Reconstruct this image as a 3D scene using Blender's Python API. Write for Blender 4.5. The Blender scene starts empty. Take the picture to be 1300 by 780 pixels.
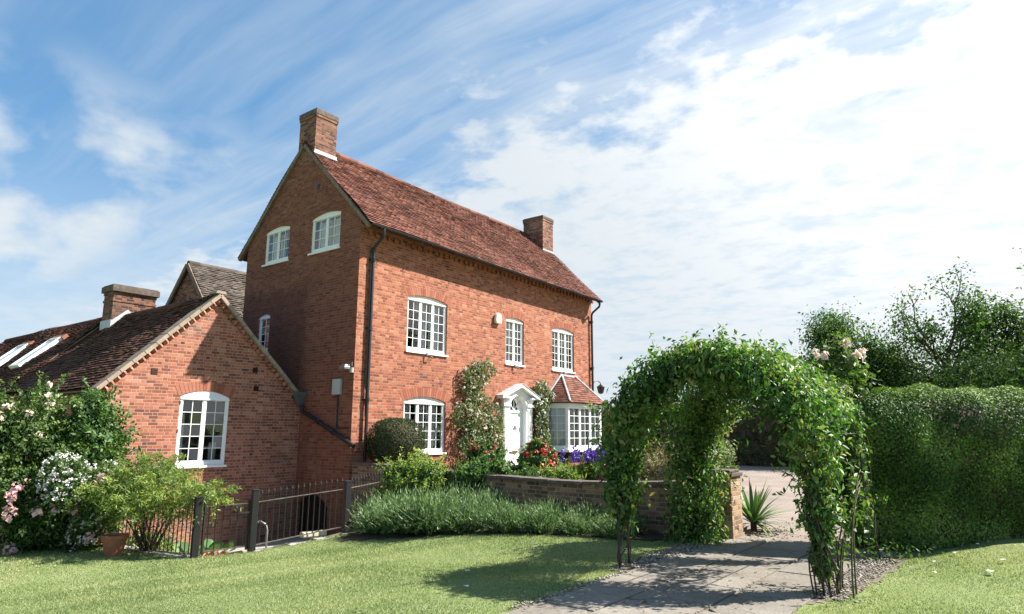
import bpy, bmesh, math, random
import numpy as np
from mathutils import Vector, Matrix
from mathutils.geometry import tessellate_polygon

rng = np.random.default_rng(7)
random.seed(7)
SC = bpy.context.scene
COL = SC.collection
R = math.radians

# ------------------------------------------------------------------ camera
CAM = np.array([-10.517, -12.825, 1.55])
cam_d = bpy.data.cameras.new("camera")
cam_d.sensor_width = 36.0
cam_d.lens = 850.14 / 1300 * 36
cam_d.clip_end = 3000
cam_d.clip_start = 0.05
cam = bpy.data.objects.new("camera", cam_d)
COL.objects.link(cam)
yaw, pit, rol = R(37.414), R(10.554), R(0.283)
fw = Vector((math.cos(yaw)*math.cos(pit), math.sin(yaw)*math.cos(pit), math.sin(pit)))
rt = Vector((math.sin(yaw), -math.cos(yaw), 0))
up = rt.cross(fw)
r2 = rt*math.cos(rol) + up*math.sin(rol)
u2 = up*math.cos(rol) - rt*math.sin(rol)
mw = Matrix((r2, u2, -fw)).transposed().to_4x4()
mw.translation = Vector(CAM)
cam.matrix_world = mw
SC.camera = cam

# ------------------------------------------------------------------ light
SUN_DIR = Vector((0.768, -0.640, 0.965)).normalized()      # towards the sun
sun_d = bpy.data.lights.new("sun", 'SUN')
sun_d.energy = 5.0
sun_d.angle = R(0.53)
sun_d.color = (1.0, 0.945, 0.87)
sun = bpy.data.objects.new("sun", sun_d)
COL.objects.link(sun)
sun.rotation_euler = (-SUN_DIR).to_track_quat('-Z', 'Y').to_euler()
SC.view_settings.view_transform = 'Standard'
SC.view_settings.look = 'None'
SC.view_settings.exposure = 1.45
SC.view_settings.gamma = 1.0

# node expression helper ------------------------------------------------
class NT:
    def __init__(s, nt):
        s.nt = nt
        nt.nodes.clear()
    def n(s, typ, **kw):
        nd = s.nt.nodes.new(typ)
        for k, v in kw.items():
            setattr(nd, k, v)
        return nd
    def link(s, a, b):
        s.nt.links.new(a, b)
    def put(s, sock, v):
        if hasattr(v, 'is_output'):
            s.link(v, sock)
        elif v is not None:
            if isinstance(v, (tuple, list)) and len(v) == 3 and sock.type == 'RGBA':
                v = (*v, 1)
            sock.default_value = v
    def m(s, op, a, b=None, c=None, clamp=False):
        nd = s.n('ShaderNodeMath', operation=op, use_clamp=clamp)
        s.put(nd.inputs[0], a)
        if b is not None: s.put(nd.inputs[1], b)
        if c is not None: s.put(nd.inputs[2], c)
        return nd.outputs[0]
    def ss(s, x, lo, hi, a=0.0, b=1.0):
        nd = s.n('ShaderNodeMapRange', interpolation_type='SMOOTHSTEP')
        s.put(nd.inputs[0], x); s.put(nd.inputs[1], lo); s.put(nd.inputs[2], hi)
        s.put(nd.inputs[3], a); s.put(nd.inputs[4], b)
        return nd.outputs[0]
    def mix(s, f, a, b, blend='MIX'):
        nd = s.n('ShaderNodeMix', data_type='RGBA', blend_type=blend)
        s.put(nd.inputs[0], f); s.put(nd.inputs[6], a); s.put(nd.inputs[7], b)
        return nd.outputs[2]
    def xyz(s, v):
        nd = s.n('ShaderNodeSeparateXYZ'); s.link(v, nd.inputs[0]); return nd.outputs
    def comb(s, x, y, z):
        nd = s.n('ShaderNodeCombineXYZ')
        s.put(nd.inputs[0], x); s.put(nd.inputs[1], y); s.put(nd.inputs[2], z)
        return nd.outputs[0]
    def noise(s, vec, scale, detail=3, rough=.55, dist=0.0, col=False):
        nd = s.n('ShaderNodeTexNoise')
        if vec is not None: s.link(vec, nd.inputs['Vector'])
        nd.inputs['Scale'].default_value = scale
        nd.inputs['Detail'].default_value = detail
        nd.inputs['Roughness'].default_value = rough
        nd.inputs['Distortion'].default_value = dist
        return nd.outputs[1 if col else 0]
    def white(s, vec):
        nd = s.n('ShaderNodeTexWhiteNoise'); s.link(vec, nd.inputs['Vector'])
        return nd.outputs['Value']
    def ramp(s, f, stops, interp='LINEAR'):
        nd = s.n('ShaderNodeValToRGB')
        cr = nd.color_ramp; cr.interpolation = interp
        while len(cr.elements) < len(stops): cr.elements.new(0.5)
        for e, (p, c) in zip(cr.elements, stops):
            e.position = p; e.color = (*c, 1)
        s.put(nd.inputs[0], f)
        return nd.outputs[0]
    def pos(s): return s.n('ShaderNodeNewGeometry').outputs['Position']
    def attr(s, name): return s.n('ShaderNodeAttribute', attribute_name=name).outputs['Fac']
    def bump(s, h, strength=.5, dist=.01):
        nd = s.n('ShaderNodeBump'); s.link(h, nd.inputs['Height'])
        nd.inputs['Strength'].default_value = strength; nd.inputs['Distance'].default_value = dist
        return nd.outputs[0]
    def principled(s, col, rough=.8, normal=None, spec=.3, metal=0.0, out=True):
        nd = s.n('ShaderNodeBsdfPrincipled')
        s.put(nd.inputs['Base Color'], col); s.put(nd.inputs['Roughness'], rough)
        nd.inputs['Specular IOR Level'].default_value = spec
        nd.inputs['Metallic'].default_value = metal
        if normal is not None: s.link(normal, nd.inputs['Normal'])
        if out: s.out(nd.outputs[0])
        return nd.outputs[0]
    def out(s, sh):
        s.link(sh, s.n('ShaderNodeOutputMaterial').inputs[0])

# ------------------------------------------------------------------ world
w = bpy.data.worlds.new("World")
SC.world = w
w.use_nodes = True
t = NT(w.node_tree)
sky = t.n('ShaderNodeTexSky', sky_type='NISHITA', sun_disc=False)
sky.sun_elevation = math.asin(SUN_DIR.z)
sky.sun_rotation = math.atan2(SUN_DIR.x, SUN_DIR.y)
sky.air_density = 1.0; sky.dust_density = 0.4; sky.ozone_density = 2.0
dirv = t.n('ShaderNodeTexCoord').outputs['Generated']
dx, dy, dz = t.xyz(dirv)
den = t.m('ADD', t.m('MAXIMUM', dz, 0.0), 0.12)
qx = t.m('DIVIDE', dx, den); qy = t.m('DIVIDE', dy, den)
q = t.comb(qx, qy, 0.0)
big = t.noise(q, 0.9, 4, .55)
fib = t.noise(t.comb(t.m('ADD', t.m('MULTIPLY', qx, 6.0), t.m('MULTIPLY', big, 1.2)), t.m('MULTIPLY', qy, .55), 0.3), 1.4, 5, .55, .2)
puff = t.noise(t.comb(t.m('MULTIPLY', dx, 1.0), dy, t.m('ADD', t.m('MULTIPLY', dz, 1.5), .37)), 6.5, 6, .5, .1)
rip = t.noise(t.comb(t.m('MULTIPLY', qx, 1.25), qy, 7.0), 8.5, 5, .55, .12)
rip2 = t.noise(t.comb(t.m('MULTIPLY', qx, 1.5), t.m('MULTIPLY', qy, 1.1), 2.0), 3.2, 6, .6, .15)
# main bank of thin cloud to the right, fraying towards the blue
edge = t.m('ADD', qx, t.m('MULTIPLY', t.m('SUBTRACT', big, .5), 1.0))
edge = t.m('ADD', edge, t.m('MULTIPLY', t.m('SUBTRACT', rip, .5), .9))
edge = t.m('ADD', edge, t.m('MULTIPLY', t.m('SUBTRACT', rip2, .5), 1.0))
bank = t.ss(edge, .95, 1.62)
bank = t.m('MULTIPLY', bank, t.ss(t.m('ADD', t.m('MULTIPLY', rip, .5), t.m('MULTIPLY', rip2, .5)), .36, .54, .84, 1.0))
cirr = t.m('MULTIPLY', t.ss(t.m('ADD', t.m('MULTIPLY', fib, .7), t.m('MULTIPLY', big, .45)), .38, .78), t.ss(qx, .45, 1.25, .24, .72))
# heaped clouds low on the left
lm = t.m('MULTIPLY', t.ss(qy, 1.4, 1.9), t.ss(qx, 1.35, .8))
heap = t.m('MULTIPLY', t.ss(t.m('ADD', puff, t.m('MULTIPLY', big, .4)), .58, .82), lm)
lowh = t.m('MULTIPLY', t.ss(dz, .36, .12), t.ss(t.m('ADD', big, t.m('MULTIPLY', puff, .3)), .45, .75, .30, .8))
hor = t.ss(dz, .40, .04, 0.0, .76)
cov = t.m('MAXIMUM', bank, t.m('MAXIMUM', cirr, t.m('MAXIMUM', heap, lowh)))
cov = t.m('MAXIMUM', cov, hor)
skyc = t.mix(1.0, sky.outputs[0], (1.15, 1.45, 1.5, 1), 'MULTIPLY')
skyc = t.mix(.5, skyc, (1.1, 2.75, 5.0))
sunny = t.n('ShaderNodeVectorMath', operation='DOT_PRODUCT')
t.link(dirv, sunny.inputs[0]); sunny.inputs[1].default_value = SUN_DIR
glow = t.ss(sunny.outputs['Value'], .35, .98)
cl = t.mix(glow, (5.7, 6.2, 6.6), (10.2, 10.1, 9.8))
cl = t.mix(t.ss(t.m('ADD', t.m('MULTIPLY', rip, .6), t.m('MULTIPLY', rip2, .4)), .36, .58), t.mix(.24, cl, (3.6, 4.7, 5.6)), cl)
colr = t.mix(cov, skyc, cl)
bg = t.n('ShaderNodeBackground'); t.link(colr, bg.inputs[0]); bg.inputs[1].default_value = 0.05
t.link(bg.outputs[0], t.n('ShaderNodeOutputWorld').inputs[0])

# ------------------------------------------------------------------ materials
MATS = {}
def mat(name):
    m = bpy.data.materials.new(name); m.use_nodes = True
    MATS[name] = m
    return m, NT(m.node_tree)

def brick_mat(name, stops, mortar, stain=.25, bumpy=.5, gable=False, cw=.31, ch=.0685, dirt=(.10, .07, .055)):
    m, t = mat(name)
    p = t.pos(); px, py, pz = t.xyz(p)
    nx = t.xyz(t.n('ShaderNodeNewGeometry').outputs['True Normal'])[0]
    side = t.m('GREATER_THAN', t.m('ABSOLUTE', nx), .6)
    h = t.m('ADD', t.m('MULTIPLY', py, side), t.m('MULTIPLY', px, t.m('SUBTRACT', 1.0, side)))
    wob = t.noise(p, 1.2, 2)
    zz = t.m('ADD', pz, t.m('MULTIPLY', t.m('SUBTRACT', wob, .5), .03))
    row = t.m('DIVIDE', zz, ch)
    ri = t.m('FLOOR', row); rf = t.m('FRACT', row)
    off = t.m('MULTIPLY', t.white(t.comb(ri, 3.7, side)), 0.12)
    cx = t.m('ADD', t.m('DIVIDE', h, cw), t.m('ADD', t.m('MULTIPLY', t.m('MODULO', ri, 2.0), .5), off))
    ci = t.m('FLOOR', cx); cf = t.m('FRACT', cx)
    head = t.m('GREATER_THAN', cf, .667)
    bid = t.comb(t.m('ADD', t.m('MULTIPLY', ci, 2.0), head), ri, side)
    v = t.white(bid)
    # distance to joints
    e1 = t.m('MINIMUM', rf, t.m('SUBTRACT', 1.0, rf))
    d1 = t.m('MULTIPLY', e1, ch)
    e2 = t.m('MINIMUM', t.m('MINIMUM', cf, t.m('SUBTRACT', 1.0, cf)), t.m('ABSOLUTE', t.m('SUBTRACT', cf, .667)))
    d2 = t.m('MULTIPLY', e2, cw)
    d = t.m('ADD', t.m('MINIMUM', d1, d2), t.m('MULTIPLY', t.m('SUBTRACT', t.noise(p, 60, 2), .5), .006))
    face = t.ss(d, .0035, .0075)
    patch = t.noise(p, .55, 4, .6)
    vv = t.m('ADD', t.m('MULTIPLY', v, .86), t.m('MULTIPLY', t.m('SUBTRACT', patch, .43), .5), clamp=True)
    c = t.ramp(vv, stops)
    fine = t.noise(p, 45, 3)
    c = t.mix(1.0, c, t.ramp(fine, [(.3, (.72, .72, .72)), (.7, (1.18, 1.18, 1.18))]), 'MULTIPLY')
    c = t.mix(face, mortar, c)
    st = t.ss(t.noise(p, .9, 5, .65), .52, .75, 0, stain)
    c = t.mix(st, c, dirt)
    # pale bloom and long faint run-off streaks, and damp near the ground
    c = t.mix(t.ss(t.noise(p, .7, 6, .7), .56, .74, 0, .32), c, (.50, .335, .25))
    run = t.noise(t.comb(t.m('MULTIPLY', h, 5.0), t.m('MULTIPLY', pz, .35), side), 1.0, 4, .6)
    c = t.mix(t.ss(run, .58, .75, 0, .28), c, dirt)
    c = t.mix(t.m('MULTIPLY', t.ss(t.m('ADD', pz, t.m('MULTIPLY', wob, .9)), 1.0, .1), .35), c, (.13, .09, .065))
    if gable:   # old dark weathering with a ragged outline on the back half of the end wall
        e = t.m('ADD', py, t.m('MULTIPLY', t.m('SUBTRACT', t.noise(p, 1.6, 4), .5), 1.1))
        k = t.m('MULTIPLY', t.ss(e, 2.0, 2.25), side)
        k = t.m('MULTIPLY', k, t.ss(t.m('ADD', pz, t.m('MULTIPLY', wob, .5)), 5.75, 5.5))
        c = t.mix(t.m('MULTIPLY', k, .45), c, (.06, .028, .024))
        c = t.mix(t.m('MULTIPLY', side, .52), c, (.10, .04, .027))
    hgt = t.m('ADD', face, t.m('MULTIPLY', fine, .35))
    t.principled(c, .88, t.bump(hgt, bumpy, .012), .2)
    return m

BR_STOPS = [(0, (0.110, 0.044, 0.033)), (.06, (0.184, 0.060, 0.037)), (.22, (0.253, 0.077, 0.043)), (.5, (0.331, 0.110, 0.059)),
            (.76, (0.382, 0.141, 0.076)), (.93, (0.423, 0.194, 0.115)), (1, (0.460, 0.273, 0.178))]
MORT = (.34, .22, .16)
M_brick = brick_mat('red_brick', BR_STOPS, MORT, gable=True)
M_brick_wing = brick_mat('orange_brick', [(0, (0.084, 0.045, 0.039)), (.06, (0.177, 0.067, 0.044)), (.28, (0.270, 0.089, 0.054)), (.55, (0.349, 0.123, 0.074)),
            (.8, (0.400, 0.165, 0.104)), (1, (0.465, 0.267, 0.183))], (.40, .28, .21), stain=.3)
M_brick_chim = brick_mat('sooty_brick', [(0, (.04, .028, .024)), (.2, (.10, .044, .032)), (.5, (.19, .078, .05)), (.8, (.26, .12, .075)), (1, (.33, .19, .13))],
            (.22, .16, .125), stain=.5)
M_brick_wall = brick_mat('weathered_brick', [(0, (.06, .045, .035)), (.25, (.15, .085, .055)), (.6, (.25, .14, .085)), (1, (.36, .22, .14))],
            (.30, .23, .17), stain=.6, dirt=(.07, .065, .045))

def tile_mat(name, stops, lichen=.22, lcol=(.26, .2, .13)):
    m, t = mat(name)
    a = t.attr('rnd'); p = t.pos()
    f = t.m('ADD', t.m('MULTIPLY', a, .75), t.m('MULTIPLY', t.m('SUBTRACT', t.noise(p, .8, 4), .38), .7), clamp=True)
    c = t.ramp(f, stops)
    c = t.mix(t.ss(t.noise(p, 9, 4, .7), .52, .72, 0, lichen), c, lcol)
    c = t.mix(t.ss(t.noise(p, 2.1, 4, .7), .55, .72, 0, .45), c, (.07, .05, .042))
    t.principled(c, .9, t.bump(t.noise(p, 70, 3), .3, .006), .2)
    return m
M_tile = tile_mat('red_clay_tile', [(0, (0.054, 0.027, 0.022)), (.3, (0.122, 0.048, 0.033)), (.6, (0.186, 0.071, 0.048)), (.85, (0.224, 0.095, 0.067)), (1, (0.243, 0.133, 0.095))])
M_tile_dk = tile_mat('dark_clay_tile', [(0, (0.042, 0.021, 0.016)), (.4, (0.087, 0.037, 0.023)), (.8, (0.128, 0.057, 0.035)), (1, (0.182, 0.097, 0.059))], .22, (.2, .16, .12))
M_tile_gr = tile_mat('grey_brown_tile', [(0, (0.047, 0.039, 0.034)), (.5, (0.085, 0.069, 0.058)), (.85, (0.121, 0.099, 0.081)), (1, (0.187, 0.160, 0.133))], .4, (.2, .18, .145))

def plain(name, col, rough=.6, spec=.4, metal=0.0, var=.12, scale=8, bump=0.0, dirt=None, damt=.3):
    m, t = mat(name)
    p = t.pos()
    n1 = t.noise(p, scale, 4, .6)
    c = t.mix(1.0, col, t.ramp(n1, [(.3, (1-var,)*3), (.7, (1+var,)*3)]), 'MULTIPLY')
    if dirt: c = t.mix(t.ss(t.noise(p, scale*.5, 5, .7), .48, .72, 0, damt), c, dirt)
    t.principled(c, rough, t.bump(t.noise(p, scale*5, 3), bump, .01) if bump else None, spec, metal)
    return m
M_white = plain('white_paint', (.80, .80, .78), .45, .4, var=.04, dirt=(.52, .5, .45), damt=.25)
M_black = plain('black_iron', (.018, .018, .02), .42, .5, var=.2)
M_blackwood = plain('black_painted_wood', (.010, .010, .011), .6, .4, var=.25, bump=.2)
M_lead = plain('lead_flashing', (.42, .44, .46), .5, .4, var=.15, scale=5)
M_stone = plain('pale_mortar_coping', (.33, .26, .195), .9, .2, var=.25, scale=7, bump=.5, dirt=(.16, .12, .09), damt=.55)
M_coping = plain('dark_brick_coping', (.11, .085, .07), .85, .25, var=.3, scale=9, bump=.4, dirt=(.19, .17, .14), damt=.4)
M_verge = plain('weathered_verge', (.19, .14, .105), .9, .2, var=.3, scale=6, bump=.5)
M_terra = plain('terracotta', (.32, .13, .075), .8, .2, var=.18, scale=12)
M_grey = plain('grey_plastic', (.42, .42, .40), .5, .4, var=.06)
M_bark = plain('bark', (.085, .065, .05), .95, .1, var=.35, scale=14, bump=.8)
M_stem = plain('green_stem', (.10, .095, .05), .8, .2, var=.3, scale=14)
M_inner = plain('interior_plaster', (.22, .2, .18), .9, .1)
M_soil = plain('soil', (.065, .047, .034), .95, .1, var=.4, scale=14, bump=.8)
M_curtain = plain('net_curtain', (.74, .73, .70), .9, .1, var=.05)
M_concrete = plain('concrete', (.33, .305, .27), .9, .2, var=.25, scale=6, bump=.4)
M_rail = plain('worn_iron_rail', (.16, .145, .125), .5, .5, metal=.4, var=.3)
M_voidd = plain('dark_brown_paint', (.02, .012, .01), .7, .2)

m, t = mat('window_glass'); M_glass = m
fr = t.n('ShaderNodeFresnel'); fr.inputs[0].default_value = 1.5
nb = t.bump(t.noise(t.pos(), 2.2, 2), .035, .1)
gl = t.n('ShaderNodeBsdfGlossy'); gl.inputs['Roughness'].default_value = .02; gl.inputs['Color'].default_value = (.95, .97, 1, 1); t.link(nb, gl.inputs['Normal'])
tr = t.n('ShaderNodeBsdfTransparent'); tr.inputs[0].default_value = (.86, .89, .88, 1)
mx = t.n('ShaderNodeMixShader'); t.link(t.m('ADD', t.m('MULTIPLY', fr.outputs[0], 1.5), .03, clamp=True), mx.inputs[0]); t.link(tr.outputs[0], mx.inputs[1]); t.link(gl.outputs[0], mx.inputs[2])
t.out(mx.outputs[0])

def leaf_mat(name, stops, trans=.3, rough=.5, spec=.35, tcol=None):
    m, t = mat(name)
    a = t.attr('rnd')
    c = t.ramp(a, stops)
    pr = t.principled(c, rough, None, spec, out=False)
    tl = t.n('ShaderNodeBsdfTranslucent')
    t.link(t.mix(1.0, c, tcol or (1.5, 1.7, .7), 'MULTIPLY'), tl.inputs[0])
    mx = t.n('ShaderNodeMixShader'); mx.inputs[0].default_value = trans
    t.link(pr, mx.inputs[1]); t.link(tl.outputs[0], mx.inputs[2])
    t.out(mx.outputs[0])
    return m
def greens(b, w=1.0, y=0.0):
    return [(0, (.018*b, .042*b, .014*b)), (.35, (.036*b+y*.3, .078*b, .020*b)), (.7, (.062*b*w+y, .118*b, .030*b)), (.92, (.105*b*w+y, .17*b, .045*b)), (1, (.17*b+y, .21*b, .08*b))]
M_leaf = leaf_mat('mid_green_leaf', greens(1.25))
M_leaf_vine = leaf_mat('vine_leaf', [(0, (0.021, 0.055, 0.013)), (.3, (0.047, 0.114, 0.024)), (.65, (0.095, 0.185, 0.043)), (.9, (0.179, 0.271, 0.073)), (.98, (0.245, 0.304, 0.094)), (1, (0.227, 0.206, 0.068))], .33)
M_leaf_rose = leaf_mat('rose_leaf', greens(1.3, 1.1, .006))
M_leaf_dark = leaf_mat('dark_evergreen_leaf', greens(.85), .2, .65, .1)
M_leaf_lime = leaf_mat('lime_leaf', greens(2.1, 1.25, .04), .4)
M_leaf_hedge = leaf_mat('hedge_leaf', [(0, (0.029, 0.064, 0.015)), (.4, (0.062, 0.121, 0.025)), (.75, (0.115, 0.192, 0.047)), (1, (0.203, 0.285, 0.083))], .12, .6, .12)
M_leaf_box = leaf_mat('box_leaf', [(0, (.02, .032, .012)), (.5, (.04, .06, .02)), (.85, (.07, .095, .03)), (1, (.11, .10, .04))], .1, .6, .15)
M_leaf_climb = leaf_mat('climber_leaf', [(0, (.05, .08, .03)), (.4, (.10, .14, .055)), (.75, (.17, .20, .10)), (.9, (.28, .28, .18)), (1, (.34, .22, .14))], .28)
M_leaf_tree = leaf_mat('tree_leaf', greens(1.2), .35, .6, .15)
M_leaf_gold = leaf_mat('straw_leaf', [(0, (.14, .13, .05)), (.5, (.26, .24, .11)), (.85, (.38, .34, .19)), (1, (.46, .42, .28))], .25, tcol=(1.2, 1.1, .7))
M_lav = leaf_mat('lavender_leaf', [(0, (0.034, 0.057, 0.019)), (.4, (0.091, 0.156, 0.056)), (.75, (0.182, 0.270, 0.112)), (1, (0.307, 0.385, 0.198))], .28, tcol=(1.2, 1.3, .9))
M_lavfl = leaf_mat('lavender_spike', [(0, (.12, .11, .11)), (.4, (.17, .18, .14)), (1, (.22, .27, .17))], .15, tcol=(1, 1, 1))
M_grass = leaf_mat('grass_blade', [(0, (.11, .155, .055)), (.45, (.20, .255, .10)), (.8, (.30, .335, .15)), (1, (.43, .40, .235))], .32, tcol=(1.3, 1.4, .7))
M_fl_white = leaf_mat('white_petal', [(0, (.62, .60, .55)), (1, (.84, .83, .78))], .25, tcol=(1, 1, 1))
M_fl_pink = leaf_mat('pink_petal', [(0, (.72, .36, .40)), (.6, (.80, .52, .52)), (1, (.85, .68, .64))], .25, tcol=(1, .9, .9))
M_fl_blush = leaf_mat('blush_petal', [(0, (.76, .56, .46)), (1, (.86, .76, .66))], .25, tcol=(1, .95, .9))
M_fl_red = leaf_mat('red_petal', [(0, (.38, .02, .02)), (.7, (.58, .05, .04)), (1, (.62, .14, .10))], .2, tcol=(1, .8, .8))
M_fl_purple = leaf_mat('purple_petal', [(0, (.10, .05, .34)), (.7, (.19, .10, .52)), (1, (.30, .18, .6))], .2, tcol=(1, .9, 1))
M_fl_mag = leaf_mat('magenta_petal', [(0, (.34, .03, .14)), (1, (.56, .12, .28))], .2, tcol=(1, .8, .9))

# ------------------------------------------------------------------ mesh helpers
def obj(name, me, m, parent=None):
    o = bpy.data.objects.new(name, me)
    COL.objects.link(o)
    if m is not None:
        me.materials.append(m)
    if parent is not None:
        o.parent = parent
    return o
def tag(o, label=None, cat=None, group=None, kind=None):
    if label: o['label'] = label
    if cat: o['category'] = cat
    if group: o['group'] = group
    if kind: o['kind'] = kind
    return o
def empty(name, label, cat, loc=(0, 0, 0), rz=0.0, group=None):
    o = bpy.data.objects.new(name, None)
    COL.objects.link(o)
    o.location = loc; o.rotation_euler = (0, 0, rz)
    o.empty_display_size = .2
    return tag(o, label, cat, group)

def np_mesh(name, V, F, rnd=None, smooth=False):
    """V (n,3), F (k,c) same-size faces"""
    V = np.asarray(V, np.float32); F = np.asarray(F, np.int32)
    me = bpy.data.meshes.new(name)
    k, c = F.shape
    me.vertices.add(len(V)); me.vertices.foreach_set('co', V.ravel())
    me.loops.add(k*c); me.loops.foreach_set('vertex_index', F.ravel())
    me.polygons.add(k)
    me.polygons.foreach_set('loop_start', np.arange(0, k*c, c, dtype=np.int32))
    me.polygons.foreach_set('loop_total', np.full(k, c, np.int32))
    if smooth: me.polygons.foreach_set('use_smooth', np.ones(k, bool))
    me.update(calc_edges=True)
    if rnd is not None:
        a = me.attributes.new('rnd', 'FLOAT', 'FACE'); a.data.foreach_set('value', np.asarray(rnd, np.float32))
    return me

class MB:
    """collects shapes; build() links them as ONE mesh object"""
    def __init__(s): s.v = []; s.f = []; s.r = []; s.cur = None; s.sm = False
    def add(s, vs, fs):
        b = len(s.v)
        s.v += [tuple(x) for x in vs]
        for f in fs:
            s.f.append(tuple(b+i for i in f)); s.r.append(s.cur if s.cur is not None else .5)
        return s
    def box(s, x0, x1, y0, y1, z0, z1, M=None):
        vs = [(x, y, z) for z in (z0, z1) for y in (y0, y1) for x in (x0, x1)]
        if M is not None: vs = [tuple(M @ Vector(v)) for v in vs]
        return s.add(vs, [(0, 2, 3, 1), (4, 5, 7, 6), (0, 1, 5, 4), (2, 6, 7, 3), (0, 4, 6, 2), (1, 3, 7, 5)])
    def quad(s, a, b, c, d): return s.add([a, b, c, d], [(0, 1, 2, 3)])
    def bar(s, a, b, wd, hg, upv=(0, 0, 1)):
        a = Vector(a); b = Vector(b); d = (b-a).normalized(); u = Vector(upv)
        sd = d.cross(u)
        if sd.length < 1e-4: sd = d.cross(Vector((1, 0, 0)))
        sd.normalize(); u = sd.cross(d).normalized()
        vs = []
        for p in (a, b):
            for i, j in ((-1, -1), (1, -1), (1, 1), (-1, 1)):
                vs.append(p + sd*(i*wd/2) + u*(j*hg/2))
        return s.add(vs, [(0, 1, 2, 3), (7, 6, 5, 4), (0, 4, 5, 1), (1, 5, 6, 2), (2, 6, 7, 3), (3, 7, 4, 0)])
    def tube(s, pts, r, n=7, cap=True):
        pts = [Vector(p) for p in pts]
        rs = r if isinstance(r, (list, tuple)) else [r]*len(pts)
        b = len(s.v); vs = []; prev = None
        for i, p in enumerate(pts):
            d = (pts[min(i+1, len(pts)-1)] - pts[max(i-1, 0)])
            d = d.normalized() if d.length > 1e-9 else Vector((0, 0, 1))
            if prev is None:
                x = d.cross(Vector((0, 0, 1)))
                if x.length < 1e-3: x = d.cross(Vector((1, 0, 0)))
            else: x = prev - d*prev.dot(d)
            x.normalize(); y = d.cross(x); prev = x
            for k in range(n):
                a = 2*math.pi*k/n
                vs.append(p + (x*math.cos(a)+y*math.sin(a))*rs[i])
        fs = []
        for i in range(len(pts)-1):
            for k in range(n):
                fs.append((i*n+k, i*n+(k+1) % n, (i+1)*n+(k+1) % n, (i+1)*n+k))
        if cap:
            fs.append(tuple(range(n-1, -1, -1))); fs.append(tuple((len(pts)-1)*n+k for k in range(n)))
        return s.add(vs, fs)
    def lathe(s, prof, n=20, c=(0, 0, 0)):
        vs = []
        for r, z in prof:
            for k in range(n):
                a = 2*math.pi*k/n; vs.append((c[0]+r*math.cos(a), c[1]+r*math.sin(a), c[2]+z))
        fs = [(i*n+k, i*n+(k+1) % n, (i+1)*n+(k+1) % n, (i+1)*n+k) for i in range(len(prof)-1) for k in range(n)]
        fs.append(tuple(range(n-1, -1, -1))); fs.append(tuple((len(prof)-1)*n+k for k in range(n)))
        return s.add(vs, fs)
    def prism(s, poly, d):
        """poly: list of 3d points (ccw seen from +d side), extruded by vector d"""
        n = len(poly); d = Vector(d)
        vs = [Vector(p) for p in poly] + [Vector(p)+d for p in poly]
        fs = [tuple(range(n-1, -1, -1)), tuple(range(n, 2*n))] + [(i, (i+1) % n, n+(i+1) % n, n+i) for i in range(n)]
        return s.add(vs, fs)
    def build(s, name, m, parent=None, smooth=False, bevel=0.0):
        me = bpy.data.meshes.new(name)
        me.from_pydata(s.v, [], s.f)
        a = me.attributes.new('rnd', 'FLOAT', 'FACE'); a.data.foreach_set('value', np.array(s.r, np.float32))
        if smooth: me.polygons.foreach_set('use_smooth', np.ones(len(me.polygons), bool))
        me.update()
        o = obj(name, me, m, parent)
        if bevel:
            bv = o.modifiers.new('bevel', 'BEVEL'); bv.width = bevel; bv.segments = 2; bv.limit_method = 'ANGLE'
        return o
def smooth_angle(o, deg=40):
    for p in o.data.polygons: p.use_smooth = True
    o.data.set_sharp_from_angle(angle=R(deg))

# frame of a wall face: local x runs to the viewer's right, y goes INTO the wall, z up
F_FACADE = Matrix.Identity(4)
F_GABLE = Matrix.Rotation(-math.pi/2, 4, 'Z')        # x=0 plane facing -x; local x = -world y
def seg_arch(x0, x1, z, rise, n=10):
    """points of a shallow arch from (x1,z) back to (x0,z)"""
    c = (x0+x1)/2; hw = (x1-x0)/2
    return [(c+hw*math.cos(math.pi*k/n) if False else x1-(x1-x0)*k/n, z+rise*(1-((2*k/n-1)**2))) for k in range(n+1)]
def opening(x0, x1, z0, z1, rise):
    return [(x0, z0), (x1, z0)] + seg_arch(x0, x1, z1-rise, rise)
def wall_mesh(mb, outline, holes, fr, y=0.0, depth=.12):
    loops = [[Vector((a, b, 0)) for a, b in outline]] + [[Vector((a, b, 0)) for a, b in h] for h in holes]
    flat = [p for l in loops for p in l]
    tris = tessellate_polygon(loops)
    out = []
    for tri in tris:
        a, b, c = [flat[i] for i in tri]
        if (b-a).cross(c-a).z < 0: tri = (tri[0], tri[2], tri[1])
        out.append(tri)
    # seen from -y local: x right, z up -> ccw gives normal -y
    mb.add([fr @ Vector((p.x, y, p.y)) for p in flat], out)
    for h in holes:
        n = len(h)
        vs = [fr @ Vector((a, y, b)) for a, b in h] + [fr @ Vector((a, y+depth, b)) for a, b in h]
        mb.add(vs, [(i, i+n, (i+1) % n+n, (i+1) % n) for i in range(n)])
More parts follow.
